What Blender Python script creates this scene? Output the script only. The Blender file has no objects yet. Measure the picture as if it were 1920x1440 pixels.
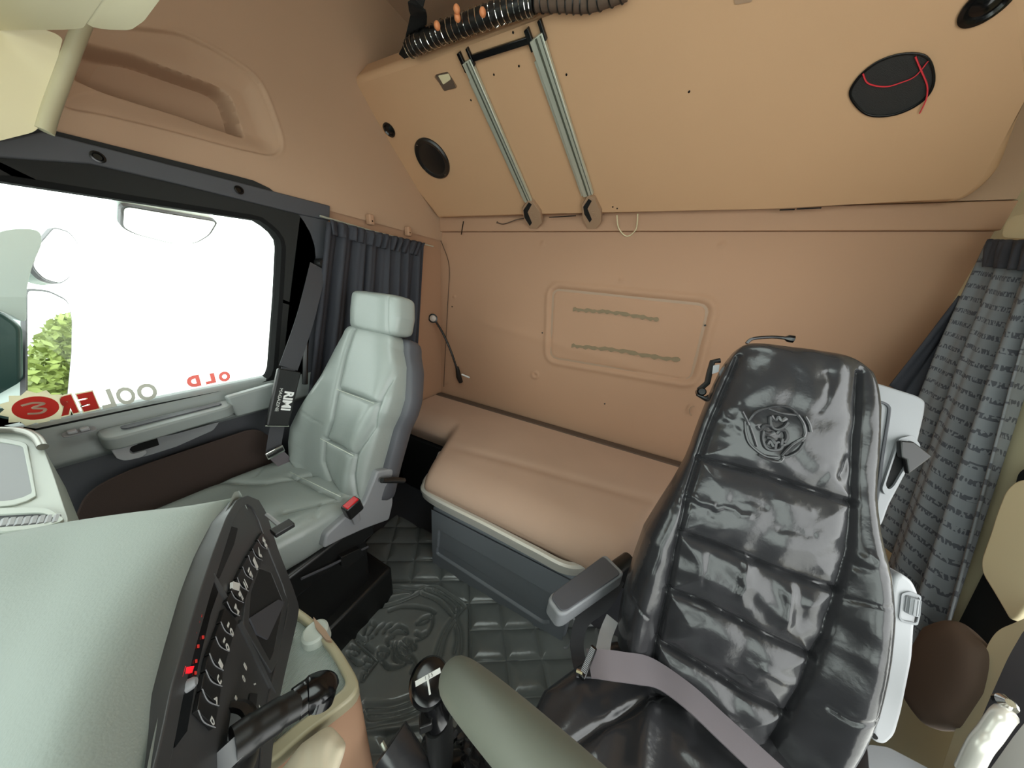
import bpy, bmesh, math, random
import numpy as np
from mathutils import Vector, Matrix
random.seed(7); np.random.seed(7)
S = bpy.context.scene
COL = S.collection

# ------------------------------------------------------------------ camera, world, exposure
FPX, H = 518.0, 1.35                       # focal length in pixels of the 1920x1440 frame, eye height above the cab floor
def _n(v): v = np.array(v, float); return v/np.linalg.norm(v)
_d = lambda px, py: np.array([px-960.0, -(py-720.0), -FPX])
YC = _n(_d(1230, 560)); XC = -_n(_d(-200, 437)); XC = _n(XC-YC*(XC@YC)); ZC = np.cross(XC, YC)
RW = np.array([XC, YC, ZC])                # rows: the cab's axes in camera coordinates
cam = bpy.data.objects.new('camera', bpy.data.cameras.new('camera')); COL.objects.link(cam)
cam.data.sensor_fit = 'HORIZONTAL'; cam.data.sensor_width = 36.0
cam.data.lens = FPX/1920*36.0; cam.data.clip_start = 0.01; cam.data.clip_end = 200
M4 = Matrix([list(RW[0])+[0], list(RW[1])+[0], list(RW[2])+[H], [0, 0, 0, 1]])
cam.matrix_world = M4
S.camera = cam

w = bpy.data.worlds.new('overcast_sky'); S.world = w; w.use_nodes = True
bg = w.node_tree.nodes['Background']; bg.inputs[0].default_value = (0.97, 1.0, 0.985, 1); bg.inputs[1].default_value = 4.7
S.view_settings.view_transform = 'Standard'; S.view_settings.look = 'None'
S.view_settings.exposure = 0.0; S.view_settings.gamma = 1.0; S.view_settings.use_curve_mapping = False
S.cycles.use_denoising = True; S.cycles.max_bounces = 10; S.cycles.diffuse_bounces = 6
S.cycles.glossy_bounces = 5; S.cycles.transparent_max_bounces = 12; S.cycles.sample_clamp_indirect = 6
S.cycles.caustics_reflective = False; S.cycles.caustics_refractive = False

def portal(name, c, rot, sx, sy):
    l = bpy.data.lights.new(name, 'AREA'); l.shape = 'RECTANGLE'; l.size = sx; l.size_y = sy
    l.cycles.is_portal = True
    o = bpy.data.objects.new(name, l); COL.objects.link(o); o.location = c; o.rotation_euler = rot
portal('windscreen_daylight', (-0.2, -0.62, 1.40), (math.radians(90), 0, 0), 2.1, 1.16)
portal('left_window_daylight', (-1.38, 0.15, 1.21), (0, math.radians(-90), 0), 0.62, 1.0)
portal('added_doorway_daylight', (0.97, 0.08, 0.92), (0, math.radians(90), 0), 1.5, 1.35)  # doorway is assumed, added so daylight reaches the lower cab

portal('added_hatch_daylight', (-0.22, 0.30, 2.395), (0, 0, 0), 0.92, 0.76)  # unseen roof hatch, added to brighten seats, bunk and floor

# ------------------------------------------------------------------ measuring helpers (a pixel of the photograph -> a point on a named plane of the cab)
def ray(px, py): return RW@np.array([px-960.0, -(py-720.0), -FPX])
def at(px, py, x=None, y=None, z=None, pl=None, off=0.0):
    v = ray(px, py)
    if x is not None: t = x/v[0]
    elif y is not None: t = y/v[1]
    elif z is not None: t = (z-H)/v[2]
    else:
        p0, n = pl; t = ((np.array(p0)-[0, 0, H])@n)/(v@n)
    p = v*t+np.array([0, 0, H])
    if pl is not None and off: p = p+np.array(pl[1])*off
    return p
def ats(pts, **k): return [at(*p, **k) for p in pts]
def plane3(a, b, c):
    a, b, c = map(np.array, (a, b, c)); n = _n(np.cross(b-a, c-a))
    if n@(np.array([0, 0, H])-a) < 0: n = -n
    return (a, n)

# ------------------------------------------------------------------ materials
def srgb(h):
    h = h.lstrip('#'); c = [int(h[i:i+2], 16)/255 for i in (0, 2, 4)]
    return tuple(x/12.92 if x <= .04045 else ((x+.055)/1.055)**2.4 for x in c)+(1,)
def mat(name, color, rough=.5, metal=0, bump=0, bscale=60, bdist=.002, vary=0, vscale=6, spec=.5, coat=0, stretch=None, kind='noise', detail=4):
    m = bpy.data.materials.new(name); m.use_nodes = True; nt = m.node_tree; b = nt.nodes['Principled BSDF']
    c = srgb(color); b.inputs['Base Color'].default_value = c; b.inputs['Roughness'].default_value = rough
    b.inputs['Metallic'].default_value = metal; b.inputs['Specular IOR Level'].default_value = spec
    b.inputs['Coat Weight'].default_value = coat
    tc = nt.nodes.new('ShaderNodeTexCoord'); mp = nt.nodes.new('ShaderNodeMapping'); nt.links.new(tc.outputs['Object'], mp.inputs[0])
    if stretch: mp.inputs['Scale'].default_value = stretch
    if bump:
        if kind == 'voronoi':
            n = nt.nodes.new('ShaderNodeTexVoronoi'); n.inputs['Scale'].default_value = bscale; out = n.outputs['Distance']
        elif kind == 'wave':
            n = nt.nodes.new('ShaderNodeTexWave'); n.inputs['Scale'].default_value = bscale; out = n.outputs['Fac']
        else:
            n = nt.nodes.new('ShaderNodeTexNoise'); n.inputs['Scale'].default_value = bscale; n.inputs['Detail'].default_value = detail; out = n.outputs['Fac']
        nt.links.new(mp.outputs[0], n.inputs['Vector'])
        bp = nt.nodes.new('ShaderNodeBump'); bp.inputs['Strength'].default_value = bump; bp.inputs['Distance'].default_value = bdist
        nt.links.new(out, bp.inputs['Height']); nt.links.new(bp.outputs[0], b.inputs['Normal'])
    if vary:
        n = nt.nodes.new('ShaderNodeTexNoise'); n.inputs['Scale'].default_value = vscale; n.inputs['Detail'].default_value = 3
        nt.links.new(tc.outputs['Object'], n.inputs['Vector'])
        mx = nt.nodes.new('ShaderNodeMix'); mx.data_type = 'RGBA'
        mx.inputs['A'].default_value = tuple(x*(1-vary) for x in c[:3])+(1,); mx.inputs['B'].default_value = tuple(min(1, x*(1+vary)) for x in c[:3])+(1,)
        nt.links.new(n.outputs['Fac'], mx.inputs['Factor']); nt.links.new(mx.outputs['Result'], b.inputs['Base Color'])
    return m
def emit(name, color, s):
    m = mat(name, color, .4); b = m.node_tree.nodes['Principled BSDF']
    b.inputs['Emission Color'].default_value = srgb(color); b.inputs['Emission Strength'].default_value = s; return m
MAT = dict(
    beige=mat('beige_trim', '#ab866b', .75, bump=.25, bscale=500, bdist=.0006, vary=.05, vscale=2.5),
    beige_d=mat('beige_plastic', '#9c8068', .5, bump=.1, bscale=300, bdist=.0005),
    bunkb=mat('pale_beige_board', '#bf9976', .75, bump=.25, bscale=500, bdist=.0006, vary=.04, vscale=2.5),
    liner=mat('beige_headliner', '#b29379', .85, bump=.3, bscale=600, bdist=.0006, vary=.04, vscale=3),
    cream=mat('cream_plastic', '#d2c7a4', .5, bump=.1, bscale=300, bdist=.0004),
    bar=mat('cream_bar', '#a8a084', .35), barg=mat('grey_metal_bar', '#77756b', .3, metal=.5),
    brown=mat('brown_sheet', '#b59884', .9, bump=.3, bscale=900, bdist=.0008, vary=.06, vscale=5),
    brown_d=mat('brown_ledge', '#57463a', .85),
    carpet=mat('brown_carpet', '#3d302b', .95, bump=.4, bscale=700, bdist=.001),
    dgrey=mat('dark_grey_plastic', '#47484d', .5, bump=.12, bscale=500, bdist=.0004),
    drawer=mat('blue_grey_plastic', '#7f848a', .48, bump=.12, bscale=600, bdist=.0004),
    mgrey=mat('mid_grey_plastic', '#85878a', .5, bump=.12, bscale=500, bdist=.0004),
    door=mat('grey_door_plastic', '#8d9391', .45, bump=.12, bscale=500, bdist=.0004),
    lgrey=mat('light_grey_plastic', '#a0a1a4', .45, bump=.1, bscale=500, bdist=.0004),
    dash=mat('grey_dash_skin', '#8b948e', .62, bump=.5, bscale=420, bdist=.0006, detail=2),
    dashl=mat('pale_dash_plastic', '#b4bbb2', .42, bump=.12, bscale=350, bdist=.0004),
    seal=mat('matt_black_seal', '#1c1c1c', .95, spec=.1),
    rubber=mat('black_rubber', '#2a2a29', .8, spec=.2),
    black=mat('black_plastic', '#161616', .35, bump=.05, bscale=400, bdist=.0003),
    panel=mat('charcoal_panel_plastic', '#3a3b3c', .42, bump=.1, bscale=500, bdist=.0004),
    gblack=mat('gloss_black', '#0c0c0d', .18),
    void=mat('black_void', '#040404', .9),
    alu=mat('brushed_aluminium', '#c9cdbf', .38, metal=.55),
    rail=mat('satin_rail', '#d6d3ca', .3, metal=.35),
    chrome=mat('chrome', '#d8d8d4', .12, metal=1),
    groove=mat('dark_groove', '#54574c', .5, metal=.3),
    leather=mat('grey_green_leather', '#8b928e', .33, bump=.25, bscale=160, bdist=.0005, kind='voronoi'),
    bleather=mat('black_glossy_leather', '#2b2b2d', .20, bump=.45, bscale=24, bdist=.0035, detail=5, spec=.55),
    bleather2=mat('black_smooth_leather', '#323234', .26, bump=.3, bscale=70, bdist=.0015, kind='voronoi', spec=.6),
    matl=mat('black_quilted_leatherette', '#6e7270', .2, bump=.3, bscale=45, bdist=.002, vary=.2, vscale=9),
    wheel=mat('dull_wheel_leather', '#5e6056', .55, bump=.3, bscale=40, bdist=.001, vary=.1, vscale=12),
    curtain=mat('black_curtain_cloth', '#303138', .8, bump=.5, bscale=400, bdist=.001),
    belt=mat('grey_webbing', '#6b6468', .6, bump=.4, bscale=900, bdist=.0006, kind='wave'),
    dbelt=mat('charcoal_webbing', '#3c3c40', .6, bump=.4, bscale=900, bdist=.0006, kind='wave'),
    white=mat('white_print', '#e8e8e6', .5), wht2=mat('dull_white_print', '#c9cac6', .6),
    red=mat('red_print', '#e0342c', .5), redp=mat('pale_red_print', '#e8605a', .5),
    redbutton=mat('red_button', '#c01f26', .3),
    orange=mat('orange_bead', '#d98a5a', .5), glass_l=mat('lamp_lens', '#b9aca2', .2),
    redlamp=emit('red_backlight', '#ff1420', 1.6), redwire=mat('red_wire', '#c8303a', .45),
    glue=mat('dried_glue', '#82725a', .9, bump=.6, bscale=120, bdist=.002),
    paper=mat('cream_crumpled_paper', '#d8cdb4', .8, bump=.5, bscale=30, bdist=.004),
    traymat=mat('ribbed_tray_mat', '#a9b2ab', .6, bump=.9, bscale=130, bdist=.002, kind='wave', stretch=(1, 1.2, 1)),
    tealpaint=mat('dark_teal_paint', '#2d4a48', .3), palepaint=mat('pale_mirror_paint', '#b9c9c6', .3),
    mirror=mat('mirror_glass', '#f4f6f4', .01, metal=1),
    leaf=mat('hedge_leaf', '#7f8d48', .6, vary=.4, vscale=4), leaf2=mat('yellow_hedge_leaf', '#b9c453', .6, vary=.3, vscale=4),
    tarmac=mat('pale_concrete', '#dededa', .9, vary=.05), whitewall=mat('white_painted_panel', '#f4f4f2', .6),
    speaker=mat('speaker_mesh', '#1b1a1a', .55, bump=.8, bscale=900, bdist=.001, kind='voronoi'),
)
# printed curtain cloth: rows of small dark dashes like faded lettering woven into grey cloth
def printed():
    m = mat('printed_grey_curtain_cloth', '#55585a', .85); nt = m.node_tree; b = nt.nodes['Principled BSDF']
    uv = nt.nodes.new('ShaderNodeUVMap'); mp = nt.nodes.new('ShaderNodeMapping'); mp.inputs['Scale'].default_value = (46, 26, 1)
    nt.links.new(uv.outputs[0], mp.inputs[0])
    br = nt.nodes.new('ShaderNodeTexBrick'); br.offset = .37; br.inputs['Scale'].default_value = 1
    br.inputs['Mortar Size'].default_value = .0; br.inputs['Brick Width'].default_value = 1.0; br.inputs['Row Height'].default_value = 1.0
    n = nt.nodes.new('ShaderNodeTexNoise'); n.inputs['Scale'].default_value = 3.1; n.inputs['Detail'].default_value = 0
    nt.links.new(mp.outputs[0], n.inputs['Vector'])
    sep = nt.nodes.new('ShaderNodeSeparateXYZ'); nt.links.new(mp.outputs[0], sep.inputs[0])
    fr = nt.nodes.new('ShaderNodeMath'); fr.operation = 'FRACT'; nt.links.new(sep.outputs['Y'], fr.inputs[0])
    s1 = nt.nodes.new('ShaderNodeMath'); s1.operation = 'COMPARE'; s1.inputs[1].default_value = .5; s1.inputs[2].default_value = .17; nt.links.new(fr.outputs[0], s1.inputs[0])
    g = nt.nodes.new('ShaderNodeMath'); g.operation = 'GREATER_THAN'; g.inputs[1].default_value = .46; nt.links.new(n.outputs['Fac'], g.inputs[0])
    mu = nt.nodes.new('ShaderNodeMath'); mu.operation = 'MULTIPLY'; nt.links.new(s1.outputs[0], mu.inputs[0]); nt.links.new(g.outputs[0], mu.inputs[1])
    mx = nt.nodes.new('ShaderNodeMix'); mx.data_type = 'RGBA'; mx.inputs['A'].default_value = srgb('#72767a'); mx.inputs['B'].default_value = srgb('#46484e')
    nt.links.new(mu.outputs[0], mx.inputs['Factor']); nt.links.new(mx.outputs['Result'], b.inputs['Base Color'])
    return m
MAT['printed'] = printed()
def glassmat():
    m = bpy.data.materials.new('window_glass'); m.use_nodes = True; nt = m.node_tree; nt.nodes.clear()
    o = nt.nodes.new('ShaderNodeOutputMaterial'); t = nt.nodes.new('ShaderNodeBsdfTransparent'); g = nt.nodes.new('ShaderNodeBsdfGlossy')
    g.inputs['Roughness'].default_value = .02; t.inputs[0].default_value = (.93, .97, .95, 1)
    mx = nt.nodes.new('ShaderNodeMixShader'); fr = nt.nodes.new('ShaderNodeFresnel'); fr.inputs[0].default_value = 1.3
    nt.links.new(fr.outputs[0], mx.inputs[0]); nt.links.new(t.outputs[0], mx.inputs[1]); nt.links.new(g.outputs[0], mx.inputs[2]); nt.links.new(mx.outputs[0], o.inputs[0])
    return m
MAT['glass'] = glassmat()
def film(name, color):
    m = bpy.data.materials.new(name); m.use_nodes = True; nt = m.node_tree; nt.nodes.clear()
    o = nt.nodes.new('ShaderNodeOutputMaterial'); t = nt.nodes.new('ShaderNodeBsdfTranslucent'); d = nt.nodes.new('ShaderNodeBsdfDiffuse'); mx = nt.nodes.new('ShaderNodeMixShader')
    t.inputs[0].default_value = srgb(color); d.inputs[0].default_value = srgb(color); mx.inputs[0].default_value = .75
    nt.links.new(d.outputs[0], mx.inputs[1]); nt.links.new(t.outputs[0], mx.inputs[2]); nt.links.new(mx.outputs[0], o.inputs[0]); return m
MAT['f_red'] = film('red_sticker_film', '#dc6058'); MAT['f_pale'] = film('pale_red_sticker_film', '#efa39c'); MAT['f_wht'] = film('grey_white_sticker_film', '#cfcdc6'); MAT['f_line'] = film('cream_sticker_film', '#e2ddca')

# ------------------------------------------------------------------ object helpers
def setp(o, label=None, cat=None, group=None, kind=None):
    if label: o['label'] = label
    if cat: o['category'] = cat
    if group: o['group'] = group
    if kind: o['kind'] = kind
    return o
def thing(name, label, cat, loc=(0, 0, 0), group=None):
    o = bpy.data.objects.new(name, None); COL.objects.link(o); o.empty_display_size = .05
    o.location = loc; return setp(o, label, cat, group)
def link(name, me, m, parent=None, smooth=35):
    if m is not None: me.materials.append(MAT[m] if isinstance(m, str) else m)
    if smooth:
        me.polygons.foreach_set('use_smooth', [True]*len(me.polygons)); me.set_sharp_from_angle(angle=math.radians(smooth))
    o = bpy.data.objects.new(name, me); COL.objects.link(o)
    if parent is not None:
        o.parent = parent
        o.matrix_parent_inverse = Matrix.Translation(-Vector(parent.location)) if parent.parent is None else Matrix.Identity(4)
        if parent.parent is not None: o.matrix_parent_inverse = Matrix.Identity(4)
    return o
def mesh(name, V, Fc, m, parent=None, smooth=35, bevel=0, seg=3, recalc=True):
    me = bpy.data.meshes.new(name); me.from_pydata([tuple(float(c) for c in v) for v in V], [], [tuple(f) for f in Fc])
    if recalc:
        bm = bmesh.new(); bm.from_mesh(me); bmesh.ops.recalc_face_normals(bm, faces=bm.faces); bm.to_mesh(me); bm.free()
    o = link(name, me, m, parent, smooth)
    if bevel:
        b = o.modifiers.new('bevel', 'BEVEL'); b.width = bevel; b.segments = seg; b.limit_method = 'ANGLE'; b.angle_limit = math.radians(40); b.harden_normals = False
    return o
class MB:
    """collects several pieces of ONE part"""
    def __init__(s): s.V = []; s.F = []
    def add(s, V, Fc):
        k = len(s.V); s.V += [tuple(v) for v in V]; s.F += [tuple(i+k for i in f) for f in Fc]; return s
    def box(s, c, size, rot=None):
        x, y, z = [a/2 for a in size]; R = np.eye(3) if rot is None else np.array(rot)
        V = [np.array(c)+R@np.array([i*x, j*y, k*z]) for i in (-1, 1) for j in (-1, 1) for k in (-1, 1)]
        return s.add(V, [(0, 1, 3, 2), (4, 6, 7, 5), (0, 4, 5, 1), (2, 3, 7, 6), (0, 2, 6, 4), (1, 5, 7, 3)])
    def prism(s, poly, vec):
        n = len(poly); P = [np.array(p) for p in poly]; v = np.array(vec)
        return s.add(P+[p+v for p in P], [tuple(range(n))[::-1], tuple(range(n, 2*n))]+[(i, (i+1) % n, (i+1) % n+n, i+n) for i in range(n)])
    def tube(s, pts, r, n=10, closed=False, flat=None):
        P = [np.array(p, float) for p in pts]; N = len(P); rs = r if hasattr(r, '__len__') else [r]*N
        V = []; up = None
        for i in range(N):
            a = P[(i-1) % N] if (i > 0 or closed) else P[i]; b = P[(i+1) % N] if (i < N-1 or closed) else P[i]
            t = b-a; t = t/(np.linalg.norm(t)+1e-12)
            if up is None:
                up = np.array([0, 0, 1.]) if abs(t[2]) < .9 else np.array([1., 0, 0])
            up = up-t*(up@t); up = up/(np.linalg.norm(up)+1e-12); sd = np.cross(t, up)
            for k in range(n):
                q = 2*math.pi*k/n; fx = 1 if flat is None else flat
                V.append(P[i]+rs[i]*(math.cos(q)*up*fx+math.sin(q)*sd))
        Fc = []
        for i in range(N if closed else N-1):
            for k in range(n):
                j = (i+1) % N; Fc.append((i*n+k, i*n+(k+1) % n, j*n+(k+1) % n, j*n+k))
        if not closed: Fc += [tuple(range(n))[::-1], tuple((N-1)*n+k for k in range(n))]
        return s.add(V, Fc)
    def lathe(s, c, axis, prof, n=32, ref=None):
        ax = _n(axis); u = _n(np.cross(ax, [0, 0, 1] if abs(ax[2]) < .9 else [1, 0, 0])); v = np.cross(ax, u)
        V = []; Fc = []
        for (h, r) in prof:
            for k in range(n):
                q = 2*math.pi*k/n; V.append(np.array(c)+ax*h+r*(math.cos(q)*u+math.sin(q)*v))
        for i in range(len(prof)-1):
            for k in range(n): Fc.append((i*n+k, i*n+(k+1) % n, (i+1)*n+(k+1) % n, (i+1)*n+k))
        Fc += [tuple(range(n)), tuple((len(prof)-1)*n+k for k in range(n))]
        return s.add(V, Fc)
    def build(s, name, m, parent=None, smooth=35, bevel=0, seg=3): return mesh(name, s.V, s.F, m, parent, smooth, bevel, seg)
def smoothpath(P, n=8, closed=False):
    P = [np.array(p, float) for p in P]; N = len(P); out = []
    for i in range(N if closed else N-1):
        g = lambda k: P[k % N] if closed else P[max(0, min(N-1, k))]
        a, b, c, d = g(i-1), g(i), g(i+1), g(i+2)
        for k in range(n):
            t = k/n; out.append(.5*((2*b)+(-a+c)*t+(2*a-5*b+4*c-d)*t*t+(-a+3*b-3*c+d)*t**3))
    if not closed: out.append(P[-1])
    return out
def roundpoly(P, r, n=5):
    """round the corners of a closed polygon of points (any dimension)"""
    P = [np.array(p, float) for p in P]; N = len(P); out = []; rs = r if hasattr(r, '__len__') else [r]*N
    for i in range(N):
        a, b, c = P[i-1], P[i], P[(i+1) % N]
        la, lc = np.linalg.norm(a-b), np.linalg.norm(c-b); q = min(rs[i], la*.48, lc*.48)
        p0 = b+(a-b)/la*q; p1 = b+(c-b)/lc*q
        for k in range(n+1):
            t = k/n; out.append((1-t)**2*p0+2*t*(1-t)*b+t*t*p1)
    return out
def segdist(X, Y, line):
    """distance of the points (X, Y) to a polyline"""
    D = np.full(X.shape, 1e9)
    for (a, b) in zip(line[:-1], line[1:]):
        dx, dy = b[0]-a[0], b[1]-a[1]; L = dx*dx+dy*dy+1e-12
        t = np.clip(((X-a[0])*dx+(Y-a[1])*dy)/L, 0, 1)
        D = np.minimum(D, np.hypot(X-a[0]-t*dx, Y-a[1]-t*dy))
    return D
def inside(X, Y, poly):
    r = np.zeros(X.shape, bool); n = len(poly)
    for i in range(n):
        x0, y0 = poly[i][0], poly[i][1]; x1, y1 = poly[(i+1) % n][0], poly[(i+1) % n][1]
        c = (y0 > Y) != (y1 > Y); r ^= c & (X < (x1-x0)*(Y-y0)/((y1-y0) if y1 != y0 else 1e-9)+x0)
    return r
def sdf(X, Y, poly):
    d = segdist(X, Y, list(poly)+[poly[0]]); return np.where(inside(X, Y, poly), -d, d)
def sstep(a, b, x): t = np.clip((x-a)/(b-a), 0, 1); return t*t*(3-2*t)
def hfield(name, O, U, Vv, N, nu, nv, h, m, parent=None, mask=None, thick=.004):
    """a panel O + a*U + b*V displaced along N by h(a, b); U, V unit vectors with extents nu=(a0,a1,n)"""
    a = np.linspace(*nu); b = np.linspace(*nv); A, B = np.meshgrid(a, b, indexing='ij'); Hh = h(A, B)
    P = np.array(O)+A[..., None]*np.array(U)+B[..., None]*np.array(Vv)+Hh[..., None]*np.array(N)
    n, k = A.shape; idx = np.arange(n*k).reshape(n, k)
    Fc = np.stack([idx[:-1, :-1], idx[1:, :-1], idx[1:, 1:], idx[:-1, 1:]], -1).reshape(-1, 4)
    if mask is not None:
        ok = mask(A, B); q = (ok[:-1, :-1] & ok[1:, :-1] & ok[1:, 1:] & ok[:-1, 1:]).reshape(-1); Fc = Fc[q]
    V = P.reshape(-1, 3)
    if mask is not None:
        used = np.unique(Fc); re = -np.ones(len(V), int); re[used] = np.arange(len(used)); V = V[used]; Fc = re[Fc]
    return mesh(name, V, Fc.tolist(), m, parent, smooth=60, recalc=False)
def pillow(name, O, X, U, N, left, right, depth, m, parent=None, front=None, nv=90, na=120, p=3.2, endp=5, back=.6, bow=None):
    """closed cushion-like solid. left/right: lists of (b, a) outline points; depth(b) half thickness; front(A,B) extra height of the front side"""
    O, X, U, N = map(np.array, (O, X, U, N)); left = sorted(left); right = sorted(right)
    b0 = max(left[0][0], right[0][0]); b1 = min(left[-1][0], right[-1][0])
    t = (1-np.cos(np.linspace(0, math.pi, nv)))/2; t = t*.6+np.linspace(0, 1, nv)*.4; b = b0+(b1-b0)*t
    L = np.interp(b, *zip(*left)); R = np.interp(b, *zip(*right)); D = np.array([depth(x) for x in b])
    e = np.clip(1-np.abs(2*t-1)**(2.2*endp*1.6), 0, 1)**(1/2.2)
    c = (L+R)/2; wd = (R-L)/2*(.55+.45*e); wd[0] *= .9; wd[-1] *= .9; D = D*np.maximum(e, .02)
    nf = int(na*.74); nb = na-nf; tf = np.linspace(1, -1, nf, endpoint=False); tb = np.linspace(-1, 1, nb, endpoint=False)
    cf = .55*np.sin(tf*math.pi/2)+.45*tf; cb = np.sin(tb*math.pi/2); cx = np.concatenate([cf, cb])
    sy = np.clip(1-np.abs(cx)**p, 0, 1)**(1/p); sy[nf:] *= -1
    A = c[:, None]+wd[:, None]*cx[None]; Z = np.where(sy[None] > 0, D[:, None]*sy[None], D[:, None]*back/.6*sy[None]); B = np.repeat(b[:, None], na, 1)
    if front is not None:
        wgt = np.clip(sy, 0, 1)**.7; Z = Z+front(A, B, (A-c[:, None])/np.maximum(wd[:, None], 1e-4))*wgt[None]*np.sqrt(np.clip(e, 0, 1))[:, None]
    P = O+A[..., None]*X+B[..., None]*U+Z[..., None]*N
    if bow is not None: P = P+bow(B)[..., None]*N
    V = P.reshape(-1, 3); F = []
    for i in range(nv-1):
        for k in range(na): F.append((i*na+k, i*na+(k+1) % na, (i+1)*na+(k+1) % na, (i+1)*na+k))
    F += [tuple(range(na))[::-1], tuple((nv-1)*na+k for k in range(na))]
    return mesh(name, V, F, m, parent, smooth=50)
def strap(name, pts, width, side, m, parent=None, thick=.002, n=6):
    """flat webbing along pts; side = width direction (one, or one per point)"""
    P = smoothpath(pts, n); N = len(P)
    sd = side if (hasattr(side[0], '__len__')) else [side]*len(pts); sd = smoothpath(sd, n)
    V = []; F = []
    for i in range(N):
        t = _n(P[min(i+1, N-1)]-P[max(i-1, 0)]); s = np.array(sd[i], float); s = _n(s-t*(s@t)); u = np.cross(t, s)
        for (a, b) in ((-1, -1), (1, -1), (1, 1), (-1, 1)): V.append(P[i]+s*a*width/2+u*b*thick/2)
    for i in range(N-1):
        for k in range(4): F.append((i*4+k, i*4+(k+1) % 4, i*4+4+(k+1) % 4, i*4+4+k))
    F += [(3, 2, 1, 0), tuple((N-1)*4+k for k in range(4))]
    return mesh(name, V, F, m, parent)
def text(name, s, O, X, U, N, size, m, parent=None, depth=.0006, mirror=False, shear=0, spacing=1, bold=0, sx=1.0):
    cu = bpy.data.curves.new(name, 'FONT'); cu.body = s; cu.size = size; cu.extrude = depth; cu.offset = bold; cu.shear = shear; cu.space_character = spacing
    cu.align_x = 'CENTER'; cu.align_y = 'CENTER'; cu.resolution_u = 3
    tmp = bpy.data.objects.new('tmp', cu); COL.objects.link(tmp); dg = bpy.context.evaluated_depsgraph_get()
    me = bpy.data.meshes.new_from_object(tmp.evaluated_get(dg)); bpy.data.objects.remove(tmp); me.name = name
    O, X, U, N = map(np.array, (O, X, U, N)); 
    for v in me.vertices:
        x, y, z = v.co; v.co = O+X*x*sx*(-1 if mirror else 1)+U*y+N*z
    me.materials.clear(); return link(name, me, m, parent, smooth=0)
EX, EY, EZ = np.eye(3)

# ------------------------------------------------------------------ the cab shell
XL, XR, YR, ZT = -1.31, 0.905, 1.55, 2.40
fl = MB().box((-.2, .45, -.02), (2.5, 2.4, .04)).build('floor', 'dgrey'); setp(fl, kind='structure')
# rear wall with its pressed panel
def rear_h(A, B):
    rec = [(p[0], p[2]) for p in ats([(1035, 540), (1333, 570), (1297, 716), (1030, 672)], y=YR)]
    rec = [tuple(q) for q in roundpoly(rec, .05)]
    d = sdf(A, B, rec)
    h = .008*np.exp(-((d-.022)/.014)**2)-.006*np.exp(-((d+.004)/.007)**2)-.003*sstep(.01, -.01, d)
    for (px, py, r) in ((1017, 457, .014), (1353, 460, .014), (1165, 524, .013), (852, 556, .012)):
        c = at(px, py, y=YR); h += .005*sstep(r, r*.6, np.hypot(A-c[0], B-c[2]))
    c = at(1003, 703, y=YR); dd = np.hypot(A-c[0], B-c[2]); h += .006*np.exp(-((dd-.018)/.008)**2)-.004*np.exp(-(dd/.008)**2)
    h += .004*np.exp(-((B-1.0+.12*A)/.03)**2)*sstep(-1.1, -.9, A)
    return h
wr = hfield('wall_rear', (0, YR, 0), EX, EZ, -EY, (XL-.03, XR+.03, 330), (0, 1.635, 240), rear_h, 'beige'); setp(wr, kind='structure')
MB().box((-.2, YR+.03, 1.2), (2.35, .05, 2.42)).build('shell', 'beige_d', wr)
# upper strip above the seam
ts = MB().box(((XL+XR)/2, YR-.004, 1.676), (XR-XL+.02, .03, .08)).build('trim_1', 'beige', bevel=.004); setp(ts, kind='structure')
setp(MB().box(((XL+XR)/2, YR-.001, 2.06), (XR-XL+.02, .02, .68)).build('trim_2', 'liner'), kind='structure')
for k, (px, py) in enumerate(((1172, 545), (1017, 624), (1134, 757), (848, 575), (1322, 610))):
    c = at(px, py, y=YR-.001); MB().lathe(c, -EY, [(0, .004), (.003, .004), (.004, .002)], 12).build('screw', 'gblack', wr)
for pts, wv in (([(1075, 580), (1110, 583), (1150, 586), (1200, 594), (1235, 600)], .011), ([(1072, 648), (1110, 652), (1160, 657), (1220, 668), (1275, 675)], .012)):
    P = smoothpath(ats(pts, y=YR+.004), 8); up = []; dn = []
    for i, p in enumerate(P):
        u = wv*(.75+.5*math.sin(i*1.7)*math.sin(i*.63+1)); dw = wv*(.7+.45*math.sin(i*2.3+.7)); up.append(p+EZ*u); dn.append(p-EZ*dw)
    MB().prism(up+dn[::-1], -EY*.0065).build('glue_smear', 'glue', wr)
# side walls
wl = MB()
wl.box((XL-.03, 1.11, .8), (.06, .91, 1.6)).box((XL-.03, .45, .2), (.06, 2.3, .4))
wl = wl.build('wall_left', 'beige', bevel=.003); setp(wl, kind='structure')
# pocketed headliner above the left door
def yz(pts, x=XL): return [(p[1], p[2]) for p in ats(pts, x=x)]
PO = yz([(150, 45), (235, 52), (330, 62), (410, 100), (482, 148), (505, 200), (526, 262), (524, 286), (505, 294), (440, 280), (300, 243), (180, 215), (110, 205), (90, 150)])
PO = [tuple(q) for q in roundpoly(PO, .03, 3)]
PI = yz([(140, 78), (255, 100), (330, 128), (415, 160), (440, 180), (452, 215), (463, 258), (437, 250), (330, 211), (230, 180), (135, 146), (100, 120)])
PI = [tuple(q) for q in roundpoly(PI, .015, 3)]
def liner_h(A, B):
    d = sdf(A, B, PO); e = sdf(A, B, PI)
    h = -.010*sstep(.001, -.004, d)-.026*sstep(.0, -.06, d)-.085*sstep(.002, -.009, e)
    h = h+.0015*np.exp(-((d-.005)/.004)**2)
    return h+.06*sstep(1.95, 2.4, B)
ll = hfield('trim_3', (XL+.012, 0, 0), EY, EZ, EX, (-.62, YR, 640), (1.585, ZT, 300), liner_h, 'liner'); setp(ll, kind='structure')
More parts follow.
